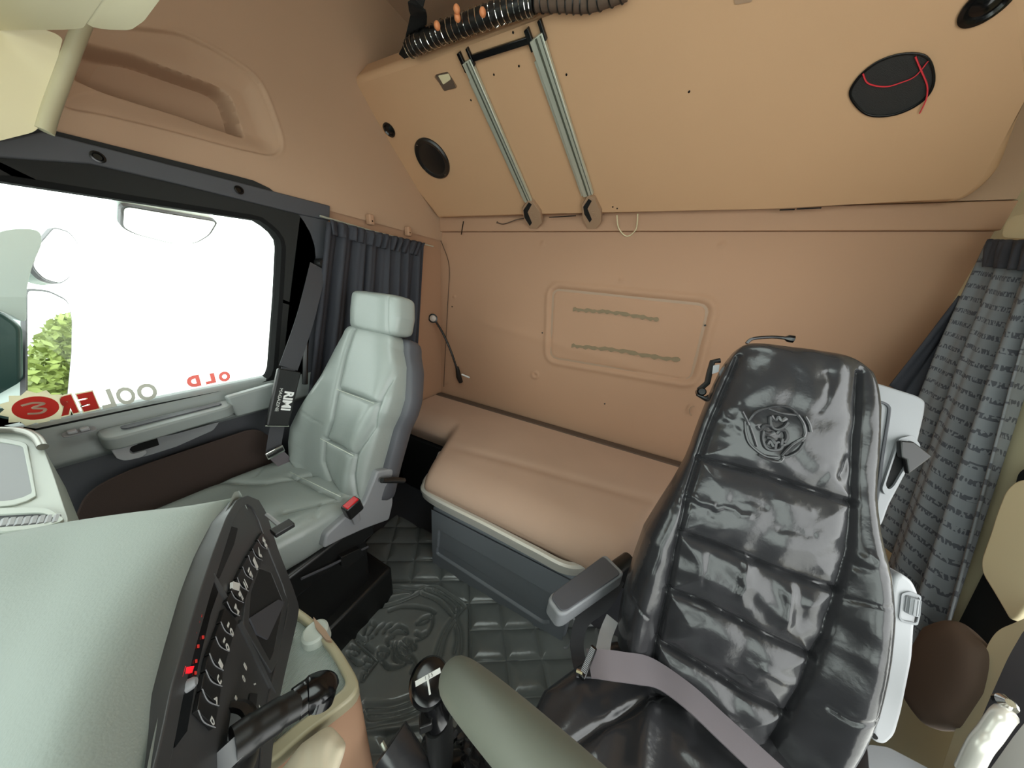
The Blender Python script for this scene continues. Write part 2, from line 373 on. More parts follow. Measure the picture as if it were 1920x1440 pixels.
MB().box((XL-.12, .46, 2.0), (.03, 2.2, .85)).build('backing', 'liner', ll)
hp = MB().prism([(XL-.02, y, z) for (y, z) in [(p[1], p[2]) for p in ats([(-60, 230), (0, 262), (78, 247), (330, 312), (618, 386), (617, 414), (560, 402), (330, 345), (170, 308), (0, 296), (-60, 294)], x=XL+.02)]], (.045, 0, 0)).build('trim_4', 'dgrey', bevel=.004); setp(hp, kind='structure')
for (px, py) in ((184, 294), (449, 356)):
    c = at(px, py, x=XL+.03); MB().lathe(c-EX*.01, EX, [(0, .012), (.009, .012), (.0095, .0085), (.006, .0065)], 20).build('screw_hole_plug', 'gblack', hp)
# B pillar between the door and the curtain
bp = MB().prism(ats([(560, 400), (617, 412), (612, 470), (600, 560), (585, 700), (570, 760), (520, 760), (540, 560)], x=XL+.02), (-.06, 0, 0)).build('trim_5', 'dgrey', bevel=.006); setp(bp, kind='structure')
wrt = MB(); wrt.box((XR+.03, 1.19, 1.2), (.06, .82, 2.4)).box((XR+.03, .08, .08), (.06, 1.4, .16)).box((XR+.03, .08, 2.04), (.06, 1.4, .74))  # front part left open as an added doorway, for light low down
wrt = wrt.build('wall_right', 'cream', bevel=.003); setp(wrt, kind='structure')
cl = MB().box((-.2, 1.145, ZT+.02), (2.4, .93, .04)).box((-.2, -.385, ZT+.02), (2.4, .61, .04)).box((-1.04, .3, ZT+.02), (.72, .76, .04)).box((.62, .3, ZT+.02), (.76, .76, .04)).build('ceiling', 'liner'); setp(cl, kind='structure')  # roof pieces leave a hole for the added hatch
setp(MB().box((-.22, .3, ZT+.03), (.96, .80, .01)).build('added_hatch_glass', 'glass'), kind='structure')  # pane of the added hatch, out of view
wf = MB().box((-.2, -.66, .42), (2.4, .06, .84)).box((-.2, -.66, 2.20), (2.4, .06, .40)).box((-1.29, -.66, 1.42), (.12, .06, 1.2)).box((.89, -.66, 1.42), (.12, .06, 1.2)).build('wall_front', 'dgrey'); setp(wf, kind='structure')
setp(MB().box((-.2, -.66, 1.42), (2.1, .006, 1.17)).build('window_2', 'glass'), kind='structure')

# ------------------------------------------------------------------ left door
XD = XL+.02
WIN = roundpoly(ats([(-420, 262), (0, 340), (490, 414), (529, 446), (523, 560), (512, 700), (500, 716), (280, 760), (60, 806), (-330, 905)], x=XD), [.03, 0, .01, .05, 0, .02, .02, 0, 0, .03], 5)
def ring(outer, inner, vec):
    """frame between two outlines (resampled to the same count)"""
    def rs(P, n=96):
        P = [np.array(p) for p in P]+[np.array(P[0])]; L = np.cumsum([0]+[np.linalg.norm(b-a) for a, b in zip(P[:-1], P[1:])]); s = np.linspace(0, L[-1], n, endpoint=False)
        return [np.array([np.interp(q, L, [p[k] for p in P]) for k in range(3)]) for q in s]
    O_, I_ = rs(outer), rs(inner); n = len(O_)
    sh = min(range(n), key=lambda k: sum(np.linalg.norm(O_[(i+k) % n]-I_[i]) for i in range(0, n, 6))); O_ = O_[sh:]+O_[:sh]; v = np.array(vec)
    V = O_+I_+[p+v for p in O_]+[p+v for p in I_]; F = []
    for i in range(n):
        j = (i+1) % n; F += [(i, j, n+j, n+i), (2*n+i, 3*n+i, 3*n+j, 2*n+j), (i, 2*n+i, 2*n+j, j), (n+i, n+j, 3*n+j, 3*n+i)]
    return V, F
def grow(P, d):
    c = sum(P)/len(P); out = []
    N = len(P)
    for i in range(N):
        t = _n(P[(i+1) % N]-P[i-1]+1e-9); o = np.cross(t, EX); o = o if o@(P[i]-c) > 0 else -o; out.append(P[i]+o*d)
    return out
door = thing('door_1', None, None, (XD, .1, .4)); setp(door, kind='structure')
V, F = ring(grow(WIN, .016), WIN, (-.05, 0, 0)); mesh('window_seal', V, F, 'seal', door, bevel=.006)
V, F = ring(grow(WIN, .12), grow(WIN, .014), (-.07, 0, 0)); V = [np.array(v)+EX*.0 for v in V]; mesh('window_frame', V, F, 'rubber', door, bevel=.008)
# panel below the window: profile swept along the door
def sill(y): return at(280, 760, x=XD)[2]
ZS = .918
prof = [(-.06, ZS+.015), (-.012, ZS+.012), (.005, ZS), (.012, ZS-.03), (.03, ZS-.055), (.035, ZS-.085), (.02, ZS-.10), (.005, ZS-.11), (-.06, ZS-.11)]
MB().prism([(XD+a, -.6, b) for a, b in [(-.05, ZS-.08), (.018, ZS-.09), (.016, ZS-.3), (.03, .3), (.03, .05), (-.05, .05)]], (0, 1.26, 0)).build('lower_panel', 'dgrey', door, bevel=.006)
dp = MB().prism([(XD+a, -.6, b) for a, b in prof], (0, 1.27, 0)).build('door_panel', 'door', door, bevel=.006)
# ---- door details
XP = XL+.075                                                     # inner face of the door shelf
def dpt(px, py, x=XP): return at(px, py, x=x)
gp = MB().prism(roundpoly([(-1.262, .10, .897), (-1.262, .375, .897), (-1.198, .36, .893), (-1.192, .10, .889)], [.02, .02, .03, .03]), (0, 0, -.036)).build('armrest', 'door', door, bevel=.005)
MB().prism(roundpoly([(-1.246, .137, .8985), (-1.246, .345, .9005), (-1.226, .343, .8985), (-1.222, .14, .8975)], .012), (0, 0, -.004)).build('armrest_slot', 'dgrey', door)
sw = MB().prism(roundpoly([(-1.262, .055, .908), (-1.262, .105, .908), (-1.238, .105, .903), (-1.238, .055, .903)], .008), (0, 0, .003)).build('switch_plate', 'mgrey', door, bevel=.001)
for k in (0, 1):
    MB().box((-1.25, .07+.018*k, .912), (.016, .014, .008), ).build('window_switch', 'lgrey', door, bevel=.002)
# opener recess and trough below the armrest
tr = MB().prism(roundpoly([dpt(*p, x=-1.222) for p in [(205, 838), (330, 812), (410, 790), (398, 806), (330, 836), (280, 852), (240, 862), (218, 858)]], .006), (.006, 0, 0)).build('pull_trough', 'mgrey', door, bevel=.002)
MB().prism(roundpoly([dpt(*p, x=-1.215) for p in [(206, 842), (258, 826), (257, 831), (243, 836), (240, 846), (247, 850), (272, 842), (274, 848), (262, 856), (232, 862), (217, 858)]], .005), (.01, 0, 0)).build('door_opener', 'lgrey', door, bevel=.003)
MB().prism(roundpoly([dpt(*p, x=-1.216) for p in [(246, 832), (292, 815), (298, 834), (272, 842), (248, 848), (242, 842)]], .003), (.003, 0, 0)).build('opener_recess', 'void', door)
MB().prism(roundpoly([dpt(*p, x=-1.245) for p in [(418, 742), (510, 716), (522, 730), (512, 758), (436, 778)]], .01), (.03, 0, 0)).build('belt_end_cover', 'door', door, bevel=.006)
MB().prism(roundpoly([dpt(*p, x=XP-.0) for p in [(132, 990), (160, 920), (240, 880), (360, 840), (480, 800), (520, 830), (500, 1000), (300, 1060)]], .04), (.006, 0, 0)).build('carpet_panel', 'carpet', door, bevel=.003)
gl = MB().box((XD-.03, .1, 1.21), (.005, 1.35, .66)).build('window_1', 'glass'); setp(gl, kind='structure')

# ---- mirror-written sticker along the bottom of the window
st = thing('window_sticker', 'mirror-written red and white lettering sticker with cog emblem on the side window', 'sticker', (XD-.022, .25, .95))
def on(px, py): return at(px, py, x=XD-.024)
def word(s, p0, p1, h0, m, sx=1.0, nm='letter', bold=.0):
    """each letter placed between two pixels, mirrored"""
    a, b = on(*p0), on(*p1); n = len(s)
    for i, ch in enumerate(s):
        t = (i+.5)/n; c = a+(b-a)*t; U_ = _n(b-a)
        V_ = np.cross(U_, EX); V_ = V_ if V_[2] > 0 else -V_
        text(nm, ch, c, -U_, V_, EX, h0, m, st, depth=.0004, sx=sx*(1 if ch != 'I' else 1), bold=bold)
def glyph(o, c, X, Y, w_, h_):
    """scale a flat text mesh so that its box is w_ x h_ about c"""
    P = np.array([v.co[:] for v in o.data.vertices])-c; a, b = P@X, P@Y; a0, a1, b0, b1 = a.min(), a.max(), b.min(), b.max(); N = np.cross(X, Y)
    for v, p, x, y in zip(o.data.vertices, P, a, b):
        v.co = c+X*((x-(a0+a1)/2)*w_/(a1-a0+1e-9))+Y*((y-(b0+b1)/2)*h_/(b1-b0+1e-9))+N*(p@N)
bx = _n(on(250, 742)-on(420, 708))
for ch, cx, cy, wp, hp, m in (('O', 421, 706, 22, 19, 'f_pale'), ('L', 394, 710, 20, 19, 'f_pale'), ('D', 363, 715, 26, 22, 'f_pale'), ('O', 276, 735, 38, 32, 'f_wht'), ('O', 236, 742, 36, 33, 'f_wht'), ('L', 200, 748, 28, 35, 'f_wht'), ('E', 165, 753, 32, 34, 'f_red'), ('R', 124, 760, 36, 36, 'f_red')):
    c = on(cx, cy); w_ = np.linalg.norm(on(cx-wp/2, cy)-on(cx+wp/2, cy)); h_ = np.linalg.norm(on(cx, cy-hp/2)-on(cx, cy+hp/2))
    if m == 'f_red':
        o = text('letter', ch, c-EX*.0004, bx, EZ, EX, .06, 'f_line', st, depth=.0002, bold=.008); glyph(o, c-EX*.0004, bx, EZ, w_*1.14, h_*1.14)
    o = text('letter', ch, c+EX*.0003, bx, EZ, EX, .06, m, st, depth=.0002, bold=.0045 if m != 'f_wht' else .002); glyph(o, c+EX*.0003, bx, EZ, w_, h_)
c = on(68, 765)
cog = [c+(.038 if k % 2 else .047)*(math.cos(k*math.pi/12)*EY+math.sin(k*math.pi/12)*EZ) for k in range(24)]
MB().prism(cog, EX*.0004).build('cog_emblem', 'f_line', st)
MB().prism([c+EX*.0005+.030*(math.cos(k*.2)*EY+math.sin(k*.2)*EZ) for k in range(31)], EX*.0004).build('cog_centre', 'f_red', st)
MB().tube(smoothpath([c+EX*.0014+EY*a+EZ*b for a, b in ((-.016, .012), (.0, .014), (.012, .008), (-.004, .002), (.01, -.006), (.002, -.014), (-.014, -.010))]), .0025, 6).build('cog_glyph', 'f_line', st)
# ------------------------------------------------------------------ outside the left window: mirrors, hedge, ground
gr = MB().box((-.2, 3, -1.55), (60, 60, .1)).build('ground', 'tarmac'); setp(gr, kind='structure')
XM = -1.9
def mirr(P, par, x, tow, depth=.05):
    """mirror head: glass plane tilted so that it truly shows what lies towards tow; case behind the glass"""
    e = np.array([0, 0, H]); c = at(sum(p[0] for p in P)/len(P), sum(p[1] for p in P)/len(P), x=x); n = _n(_n(tow)-_n(c-e))
    G = roundpoly([at(*p, pl=(c, n)) for p in P], .02); g0 = sum(G)/len(G)
    MB().prism([g-n*.003+(g-g0)*.05 for g in G], -n*depth).build('mirror_case', 'palepaint', par, bevel=.012)
    MB().prism([g+n*.002 for g in G], -n*.004).build('mirror_glass', 'mirror', par, smooth=0)
    V, F = ring([g+(g-g0)*.055+n*.001 for g in G], G, -n*.01); mesh('mirror_rim', V, F, 'dgrey', par)
mm = thing('main_mirror', 'tall rectangular outside mirror reflecting green bushes, lowest of the outside mirrors', 'mirror', (XM, .1, .85))
mirr([(50, 545), (90, 548), (125, 565), (133, 600), (132, 660), (124, 742), (50, 748)], mm, XM, (-.62, 1, .03), .06)
wm = thing('wide_angle_mirror', 'small rounded wide-angle mirror above the tall outside mirror', 'mirror', (XM, .25, 1.25))
mirr([(60, 500), (72, 460), (100, 428), (128, 436), (145, 458), (140, 490), (128, 520), (110, 531), (80, 522)], wm, XM, (-.75, 1, .20), .04)
km = thing('kerb_mirror', 'wide shallow kerb mirror hanging above the side window', 'mirror', (-1.55, .4, 1.5))
MB().tube([at(318, 392, x=-1.615), np.array([-1.46, .47, 1.60]), np.array([-1.345, .46, 1.63])], .010, 8).build('bracket', 'black', km)
mirr([(232, 386), (300, 398), (405, 415), (390, 440), (365, 455), (320, 455), (255, 438), (230, 425)], km, -1.6, (-.5, .6, -.9), .03)
ar = MB().prism(roundpoly(ats([(-60, 590), (0, 580), (46, 612), (48, 760), (40, 800), (-60, 800)], x=-1.7), .02), (-.12, -.02, 0)).build('mirror_arm_cover', 'tealpaint', bevel=.015); setp(ar, 'dark teal corner deflector outside the left end of the side window', 'deflector')
a2 = MB().prism(roundpoly(ats([(-60, 450), (25, 428), (75, 430), (80, 455), (60, 500), (50, 545), (50, 608), (0, 580), (-60, 580)], x=-1.74), .02), (-.10, -.02, 0)).build('mirror_bracket', 'palepaint', bevel=.015); setp(a2, 'pale curved bracket carrying the outside mirrors', 'bracket')
# hedge seen in the mirrors: individual leaf cards grown over mounds
def hedge(n, box, m, name, label):
    r = np.random.RandomState(3+n); V = []; F = []
    for i in range(n):
        c = np.array([r.uniform(*box[0]), r.uniform(*box[1]), 0]); top = box[2][1]*(.75+.25*math.sin(c[0]*2.1+c[1]*1.3)); c[2] = box[2][0]+(top-box[2][0])*r.rand()**.6
        u = _n(r.randn(3)); v = _n(np.cross(u, r.randn(3))); s = r.uniform(.035, .07); k = len(V)
        V += [c-u*s, c+v*s*.5, c+u*s, c-v*s*.5]; F.append((k, k+1, k+2, k+3))
    o = mesh(name, V, F, m, smooth=0); setp(o, label, 'hedge', kind='stuff')
hedge(45000, ((-7.5, -1.7), (4.0, 5.6), (-1.5, 1.42)), 'leaf', 'hedge', 'bright green leafy bushes mirrored in the outside mirrors')

# ------------------------------------------------------------------ front overhead lockers (top left corner)
ov = thing('overhead_locker', 'cream overhead locker front with rounded grip bar above the side window', 'locker', (-1.15, .15, 1.56))
XO = -1.13
MB().prism(roundpoly(ats([(-120, 96), (0, 68), (100, 60), (118, 72), (96, 160), (72, 246), (0, 264), (-120, 292)], x=XO), .015), (-.14, -.42, 0)).build('door', 'cream', ov, bevel=.006)
MB().tube(smoothpath(ats([(160, 35), (140, 85), (118, 145), (96, 205), (84, 246)], x=XO+.0)), .0105, 16).build('grip_bar', 'bar', ov)
ov2 = thing('overhead_console', 'pale cream console under the roof in the top left corner', 'console', (-.9, .2, 1.75))
MB().prism(roundpoly(ats([(-160, -60), (212, -60), (192, 0), (156, 53), (120, 56), (0, 57), (-160, 75)], z=1.70), .008), (-.10, -.42, .08)).build('lid', 'cream', ov2, bevel=.005)
MB().prism(roundpoly(ats([(222, -60), (340, -60), (300, 0), (270, 40), (245, 57), (200, 56), (167, 50), (203, 0)], z=1.70), .012), (-.04, -.42, .08)).build('side_flap', 'cream', ov2, bevel=.005)

# ------------------------------------------------------------------ left curtain, rail, clips
XCU = -1.25
def curtain(name, top, bot, m, nf, amp, parent=None, N=EX, nu=160, nv=40, gather=.5, thick=.004):
    """hanging cloth between a top and a bottom polyline, with vertical folds"""
    def rs(P, n):
        P = [np.array(p) for p in P]; L = np.cumsum([0]+[np.linalg.norm(b-a) for a, b in zip(P[:-1], P[1:])]); s = np.linspace(0, L[-1], n)
        return np.array([[np.interp(q, L, [p[k] for p in P]) for k in range(3)] for q in s])
    T, B = rs(top, nu), rs(bot, nu); V = []; UV = []
    ph = np.linspace(0, nf*2*math.pi, nu); j = .6*np.sin(ph*.37)+.4*np.sin(ph*.61+2)
    for k in range(nv):
        t = k/(nv-1); a = amp*(.45+.55*min(1, t*3))*(1-.25*t)
        fold = a*(np.sin(ph+j)+.35*np.sin(2.1*ph+1.3*j+t*1.5)); P = T*(1-t)+B*t+np.outer(fold, N)
        V.append(P); UV.append(np.stack([np.linspace(0, 1, nu), np.full(nu, 1-t)], -1))
    V = np.array(V).reshape(-1, 3); UV = np.array(UV).reshape(-1, 2)
    F = [(a*nu+b, a*nu+b+1, (a+1)*nu+b+1, (a+1)*nu+b) for a in range(nv-1) for b in range(nu-1)]
    o = mesh(name, V, F, m, parent, smooth=80, recalc=False)
    u = o.data.uv_layers.new(name='UVMap')
    for l in o.data.loops: u.data[l.index].uv = UV[l.vertex_index]
    s = o.modifiers.new('solid', 'SOLIDIFY'); s.thickness = thick
    return o
cu = thing('window_curtain', 'black pleated curtain gathered behind the grey passenger seat', 'curtain', (XCU, .95, .8))
curtain('cloth', ats([(612, 416), (640, 424), (700, 440), (795, 460)], x=XCU), ats([(560, 870), (640, 900), (700, 880), (776, 760)], x=XCU), 'curtain', 8, .022, cu)
curtain('heading', ats([(618, 412), (700, 434), (797, 456)], x=XCU+.01), ats([(622, 440), (700, 462), (786, 480)], x=XCU+.01), 'curtain', 12, .012, cu, nv=8)
ra = MB().tube(ats([(600, 405), (700, 434), (812, 462)], x=XCU-.02), .004, 8).build('curtain_rail', 'alu'); setp(ra, 'thin pale rail carrying the black pleated curtain', 'curtain rail')
for (px, py, wh) in ((694, 412, 'left'), (765, 434, 'right')):
    c = at(px, py, x=XCU-.03)
    o = MB().box(c, (.03, .026, .045)).build('rail_clip', 'beige', bevel=.006)
    h = MB().lathe(c+EX*.0145-EZ*.006, EX, [(0, .0035), (.001, .0035)], 10).build('screw', 'gblack', o)
    setp(o, 'beige rail clip nearer the door, above the black pleated curtain' if wh == 'left' else 'beige rail clip nearer the rear corner, above the black pleated curtain', 'clip', 'curtain rail clips')
# ------------------------------------------------------------------ reading lamp on its flexible neck
lp = thing('reading_lamp', 'black gooseneck reading lamp with round lens in the rear left corner', 'lamp', at(862, 712, y=1.50))
P = smoothpath([at(818, 604, y=1.46), at(832, 628, y=1.46), at(846, 660, y=1.47), at(856, 690, y=1.49)], 16)
rs = [.007+.0012*math.sin(i*2.2) for i in range(len(P))]
MB().tube(P, rs, 10).build('neck', 'black', lp)
hd = at(812, 597, y=1.45); ax = _n(np.array([0, 0, H])-hd+np.array([-.3, 0, 0]))
MB().lathe(hd-ax*.02, ax, [(0, .014), (.006, .026), (.026, .030), (.028, .026)], 24).build('head', 'black', lp)
MB().lathe(hd+ax*.006, ax, [(0, .023), (.004, .018), (.006, .008)], 24).build('lens', 'glass_l', lp)
MB().tube([at(857, 688, y=1.50), at(860, 706, y=1.51), at(864, 716, y=1.53)], [.012, .019, .016], 14).build('base', 'black', lp)
MB().tube([at(866, 702, y=1.48), at(880, 708, y=1.48)], [.006, .006], 10).build('switch', 'white', lp)
P = smoothpath([at(818, 436, y=YR-.008), at(830, 460, y=YR-.008), at(842, 500, y=YR-.008), at(840, 560, y=YR-.008), at(836, 640, y=YR-.008), at(832, 725, y=YR-.008)], 10)
o = MB().tube(P, .0022, 6).build('cable', 'brown_d'); setp(o, 'thin brown cable running down the rear left corner', 'cable')
for (px, py, r_, lab) in ((808, 722, .014, 'rear corner wire clip farthest left, just above the bunk ledge'), (822, 730, .010, 'smallest rear corner wire clip, between the other two'), (838, 718, .011, 'rear corner wire clip farthest right, against the rear wall')):
    c = at(px, py, y=YR-.02)
    o = MB().tube([c+r_*(math.cos(q)*EX+math.sin(q)*EZ*.7) for q in np.linspace(0, 2*math.pi, 20, endpoint=False)], .0016, 6, closed=True).build('wire_clip', 'beige_d')
    setp(o, lab, 'clip', 'wire clips in the rear left corner')
# ------------------------------------------------------------------ passenger seat
def frame(O, U):
    U = _n(U); N = _n(np.cross(U, EX)); N = N if N@(np.array([0, 0, H])-np.array(O)) > 0 else -N
    return np.array(O), U, N
def loc(fr, pts, off=0.0):
    """pixels -> (a, b) in the seat frame, on its front plane raised by off"""
    O, U, N = fr; out = []
    for p in pts:
        q = at(*p, pl=(O+N*off, N)); out.append(((q-O)@EX, (q-O)@U))
    return out
def grooves(lines, depth, width):
    def f(A, B):
        h = np.zeros(A.shape)
        for L in lines: h -= depth*np.exp(-(segdist(A, B, L)/width)**2)
        return h
    return f
def puff(lines, height, width):
    def f(A, B):
        D = np.full(A.shape, 1e9)
        for L in lines: D = np.minimum(D, segdist(A, B, L))
        return height*(1-np.exp(-(D/width)**1.3))
    return f
def stitched(lines, fr, h, m, par, r=.0012, name='piping', n=1):
    """raised seam threads following lines given in the seat frame"""
    O, U, N = fr
    for L in lines:
        MB().tube(smoothpath([O+EX*a+U*b+N*(h(a, b) if callable(h) else h) for a, b in L], 8), r, 6).build(name, m, par)
ps = thing('passenger_seat', 'grey-green leather passenger seat with separate round-edged headrest beside the side window', 'seat', (-.95, .3, .05))
FP = frame((-.93, .50, .60), (0, .235, .53))
cam0 = np.array([0, 0, H])
Lft = loc(FP, [(655, 632), (640, 660), (618, 710), (585, 765), (566, 800), (562, 835), (566, 872), (600, 905)])
Rgt = loc(FP, [(740, 640), (748, 690), (742, 760), (722, 800), (705, 860), (694, 900), (686, 940)])
Sl = loc(FP, [(662, 618), (650, 665), (640, 725), (628, 790), (613, 830), (609, 865), (622, 905), (640, 930)], .05)
Sr = loc(FP, [(745, 642), (730, 700), (712, 757), (700, 800), (675, 850), (666, 890), (663, 935)], .05)
Hs = [loc(FP, [(642, 731), (712, 757)], .05), loc(FP, [(613, 822), (674, 853)], .05)]
Wl = [loc(FP, [(574, 768), (590, 785), (612, 797)], .05), loc(FP, [(673, 850), (680, 830), (704, 822)], .05)]
gv = grooves([Sl, Sr]+Hs, .008, .005); gw = grooves(Wl, .003, .003); pf = puff([Sl, Sr]+Hs, .010, .011)
def pfront(A, B, u):
    bol = .022*np.exp(-((np.abs(u)-.78)/.22)**2)*sstep(.5, .2, B)
    return gv(A, B)+gw(A, B)+pf(A, B)+bol-.012
# make the outline symmetric enough to be a seat: widths read from the photo
def wid(L, b): L = sorted((q[1], q[0]) for q in L); return np.interp(b, *zip(*L))
bs = np.linspace(-.03, .60, 12)
pillow('backrest', FP[0], EX, FP[1], FP[2], [(b, wid(Lft, b)) for b in bs], [(b, wid(Rgt, b)+.012) for b in bs], lambda b: .055+.012*math.sin(max(0, min(1, b/.55))*3.14), 'leather', ps, pfront, nv=150, na=220, p=3.6, endp=6, back=1.0)
for L in Hs: stitched([L], FP, .074, 'alu', ps, .0011)
# back shell and side
pillow('back_shell', FP[0]-FP[2]*.075, EX, FP[1], FP[2], [(b, wid(Lft, b)+.02) for b in bs], [(b, wid(Rgt, b)+.035) for b in bs], lambda b: .055, 'dgrey', ps, None, nv=40, na=60, p=4, endp=8, back=.6)
# headrest
hc = at(706, 588, y=.735); FH = frame(hc, (0, .10, .53))
pillow('headrest', hc-FH[2]*.03, EX, FH[1], FH[2], [(-.075, -.135), (0, -.142), (.078, -.135)], [(-.075, .118), (0, .125), (.078, .112)], lambda b: .062, 'leather', ps,
       lambda A, B, u: .004*np.cos(u*1.5)-.004*np.exp(-((A-.088+.1*B)/.004)**2), nv=70, na=160, p=3.6, endp=3.2, back=.7)
for s_ in (-.06, .05): MB().tube([hc+EX*s_-FH[1]*.06-FH[2]*.03, hc+EX*s_-FH[1]*.15-FH[2]*.04], .006, 8).build('headrest_post', 'chrome', ps)
# cushion
FC = (np.array([-.97, .50, .585]), np.array([0, -1, .04]), np.array([0, .04, 1.]))
def cloc(pts, z=.60): return [(p[0]+.97, .50-p[1]) for p in ats(pts, z=z)]
CS = [cloc([(622, 893), (500, 918), (420, 920)], .615), cloc([(660, 945), (560, 968), (535, 975)], .615), cloc([(545, 902), (640, 950)], .615)]
CW = [cloc([(505, 880), (480, 905)], .62), cloc([(590, 985), (600, 960)], .61), cloc([(594, 985), (604, 958)], .61)]
cg = grooves([CS[0], CS[1]], .007, .005); cg2 = grooves([CS[2]]+CW, .004, .004); cpf = puff(CS, .010, .012)
pillow('seat_cushion', FC[0], EX, FC[1], FC[2], [(-.06, -.21), (.0, -.225), (.2, -.235), (.38, -.225), (.47, -.19), (.52, -.15)], [(-.06, .215), (.0, .22), (.2, .21), (.35, .185), (.46, .15), (.52, .12)],
       lambda b: .055, 'leather', ps, lambda A, B, u: cg(A, B)+cg2(A, B)+cpf(A, B)+.018*np.exp(-((np.abs(u)-.85)/.2)**2)-.012, nv=120, na=200, p=3.4, endp=4, back=1.2)
stitched([CS[2]], (FC[0], FC[1], FC[2]), .066, 'alu', ps, .001)
# plastic side cover, lever, base
SP = ats([(606, 1030), (612, 1003), (650, 968), (684, 945), (708, 884), (738, 879), (737, 945), (730, 975), (684, 992), (640, 1012)], x=-.735)
MB().prism(roundpoly(SP, .012), (-.05, 0, 0)).build('side_cover', 'mgrey', ps, bevel=.006)
MB().tube(ats([(716, 901), (735, 900), (757, 901)], x=-.715), [.009, .012, .010], 12).build('recliner_lever', 'black', ps)
MB().box((-.96, .30, .47), (.40, .44, .10)).box((-.96, .30, .30), (.34, .40, .26)).box((-.96, .32, .10), (.42, .5, .18)).build('base', 'black', ps, bevel=.012)
MB().tube(ats([(565, 1085), (620, 1060), (690, 1025)], x=-.745), .004, 6).build('slide_bar', 'dgrey', ps)
MB().prism(roundpoly(ats([(640, 1045), (676, 1028), (684, 1040), (650, 1066), (640, 1062)], x=-.74), .004), (-.03, 0, 0)).build('slide_handle', 'black', ps, bevel=.002)
bk = thing('belt_buckle', 'black seat belt buckle with red press button beside the grey passenger cushion', 'belt buckle', at(660, 960, x=-.72))
bc = at(661, 952, x=-.715)
ux = _n(at(655, 940, x=-.715)-at(668, 968, x=-.715)); uz = _n(np.cross(ux, EX)); Rb = np.stack([EX, np.cross(ux, EX)*-1, ux], 1)
MB().box(bc, (.032, .05, .05), Rb).build('body', 'black', bk, bevel=.006)
MB().box(bc+ux*.023+EX*.003, (.022, .04, .012), Rb).build('press_button', 'redbutton', bk, bevel=.002)
MB().tube([bc-ux*.02, bc-ux*.08-EX*.01], [.014, .012], 10, flat=.4).build('stalk', 'mgrey', bk)
# passenger shoulder belt
pb = thing('passenger_seat_belt', 'dark seat belt with black printed shoulder pad hanging between side window and passenger seat', 'seat belt', at(545, 880, x=-1.12))
a0 = at(597, 500, x=-1.24); a1 = at(572, 600, x=-1.20); a2 = at(541, 690, x=-1.165); a3 = at(520, 800, x=-1.13); a4 = at(512, 846, x=-1.12); a5 = at(545, 878, x=-1.13)
wd = _n(at(560, 690, x=-1.165)-at(525, 690, x=-1.165))
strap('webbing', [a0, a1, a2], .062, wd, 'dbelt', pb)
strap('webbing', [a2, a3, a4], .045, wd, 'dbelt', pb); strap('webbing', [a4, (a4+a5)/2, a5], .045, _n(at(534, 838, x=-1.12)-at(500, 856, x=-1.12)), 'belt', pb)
pc0, pc1 = at(540, 694, x=-1.155), at(517, 798, x=-1.125); pu = _n(pc1-pc0); pw = _n(wd-pu*(wd@pu)); pn = np.cross(pw, pu); pn = pn if pn[0] > 0 else -pn
pad = MB().prism(roundpoly([pc0-pw*.037, pc0+pw*.037, pc1+pw*.034, pc1-pw*.034], .006), pn*.016).build('shoulder_pad', 'black', pb, bevel=.005)
text('letters', 'RIMI', (pc0+pc1)/2+pn*.0165+pw*.010+pu*.010, pu*1.0, pw, pn, .040, 'white', pad, depth=.0005, sx=.95, bold=.0015)
text('letters', 'MAGAZINE', (pc0+pc1)/2+pn*.0165-pw*.016+pu*.008, pu, pw, pn, .014, 'wht2', pad, depth=.0005, sx=1.2)
MB().tube([pc1-pw*.036+pn*.012, pc1+pw*.036+pn*.012], .002, 8).build('trim', 'alu', pb)
tg = _n(at(534, 838, x=-1.11)-at(500, 856, x=-1.11)); Rt = np.stack([tg, np.cross(EX, tg), EX], 1); tc_ = at(516, 848, x=-1.105)
MB().box(tc_, (.055, .028, .006), Rt).build('tongue', 'chrome', pb, bevel=.002)
MB().box(tc_-np.cross(EX, tg)*.0+EX*.004, (.05, .012, .006), Rt).build('tongue_cover', 'black', pb, bevel=.002)
MB().lathe(at(598, 494, x=-1.27), EX, [(0, .02), (.02, .02), (.03, .014)], 20).build('anchor', 'black', pb)
sr = MB().tube(ats([(573, 642), (572, 690), (572, 720)], x=-1.23), .010, 10).build('belt_guide', 'black'); setp(sr, 'slim black belt guide post behind the printed shoulder pad', 'belt guide')

# ------------------------------------------------------------------ lower bunk, drawer box and rail
bed = thing('lower_bunk', 'brown-sheeted lower bunk mattress along the rear wall', 'mattress', (-.2, 1.15, .3))
# mattress: wide slab along the wall + bulging middle part towards the drawer
def bed_edge(x):   # front edge of the mattress
    return 1.12-.37*sstep(-.92, -.72, x)*sstep(.25, .05, x)
def bed_top(X, Y):
    fr = np.array([bed_edge(v) for v in X.ravel()]).reshape(X.shape); d = Y-fr
    e = np.clip(d/.15, 0, 1); h = .075*np.sqrt(np.clip(1-(1-e)**2, 0, 1))
    h = h+.010*np.exp(-((X+.40)/.35)**2)*sstep(1.3, .9, Y)-.006*np.exp(-((Y-1.03-.15*(X+.5))/.03)**2)*sstep(-.9, -.6, X)
    return h
nx, ny = 200, 90; V = []; F = []
xs = np.linspace(XL+.01, XR-.01, nx)
for i, x in enumerate(xs):
    f = bed_edge(x); t = np.linspace(0, 1, ny)**1.6; ys = f+(1.475-f)*t; hh = bed_top(np.full(ny, x), ys)
    for k in range(ny): V.append((x, ys[k], .475+hh[k]))
    V.append((x, f+.012, .44)); V.append((x, f+.03, .40))
m_ = ny+2
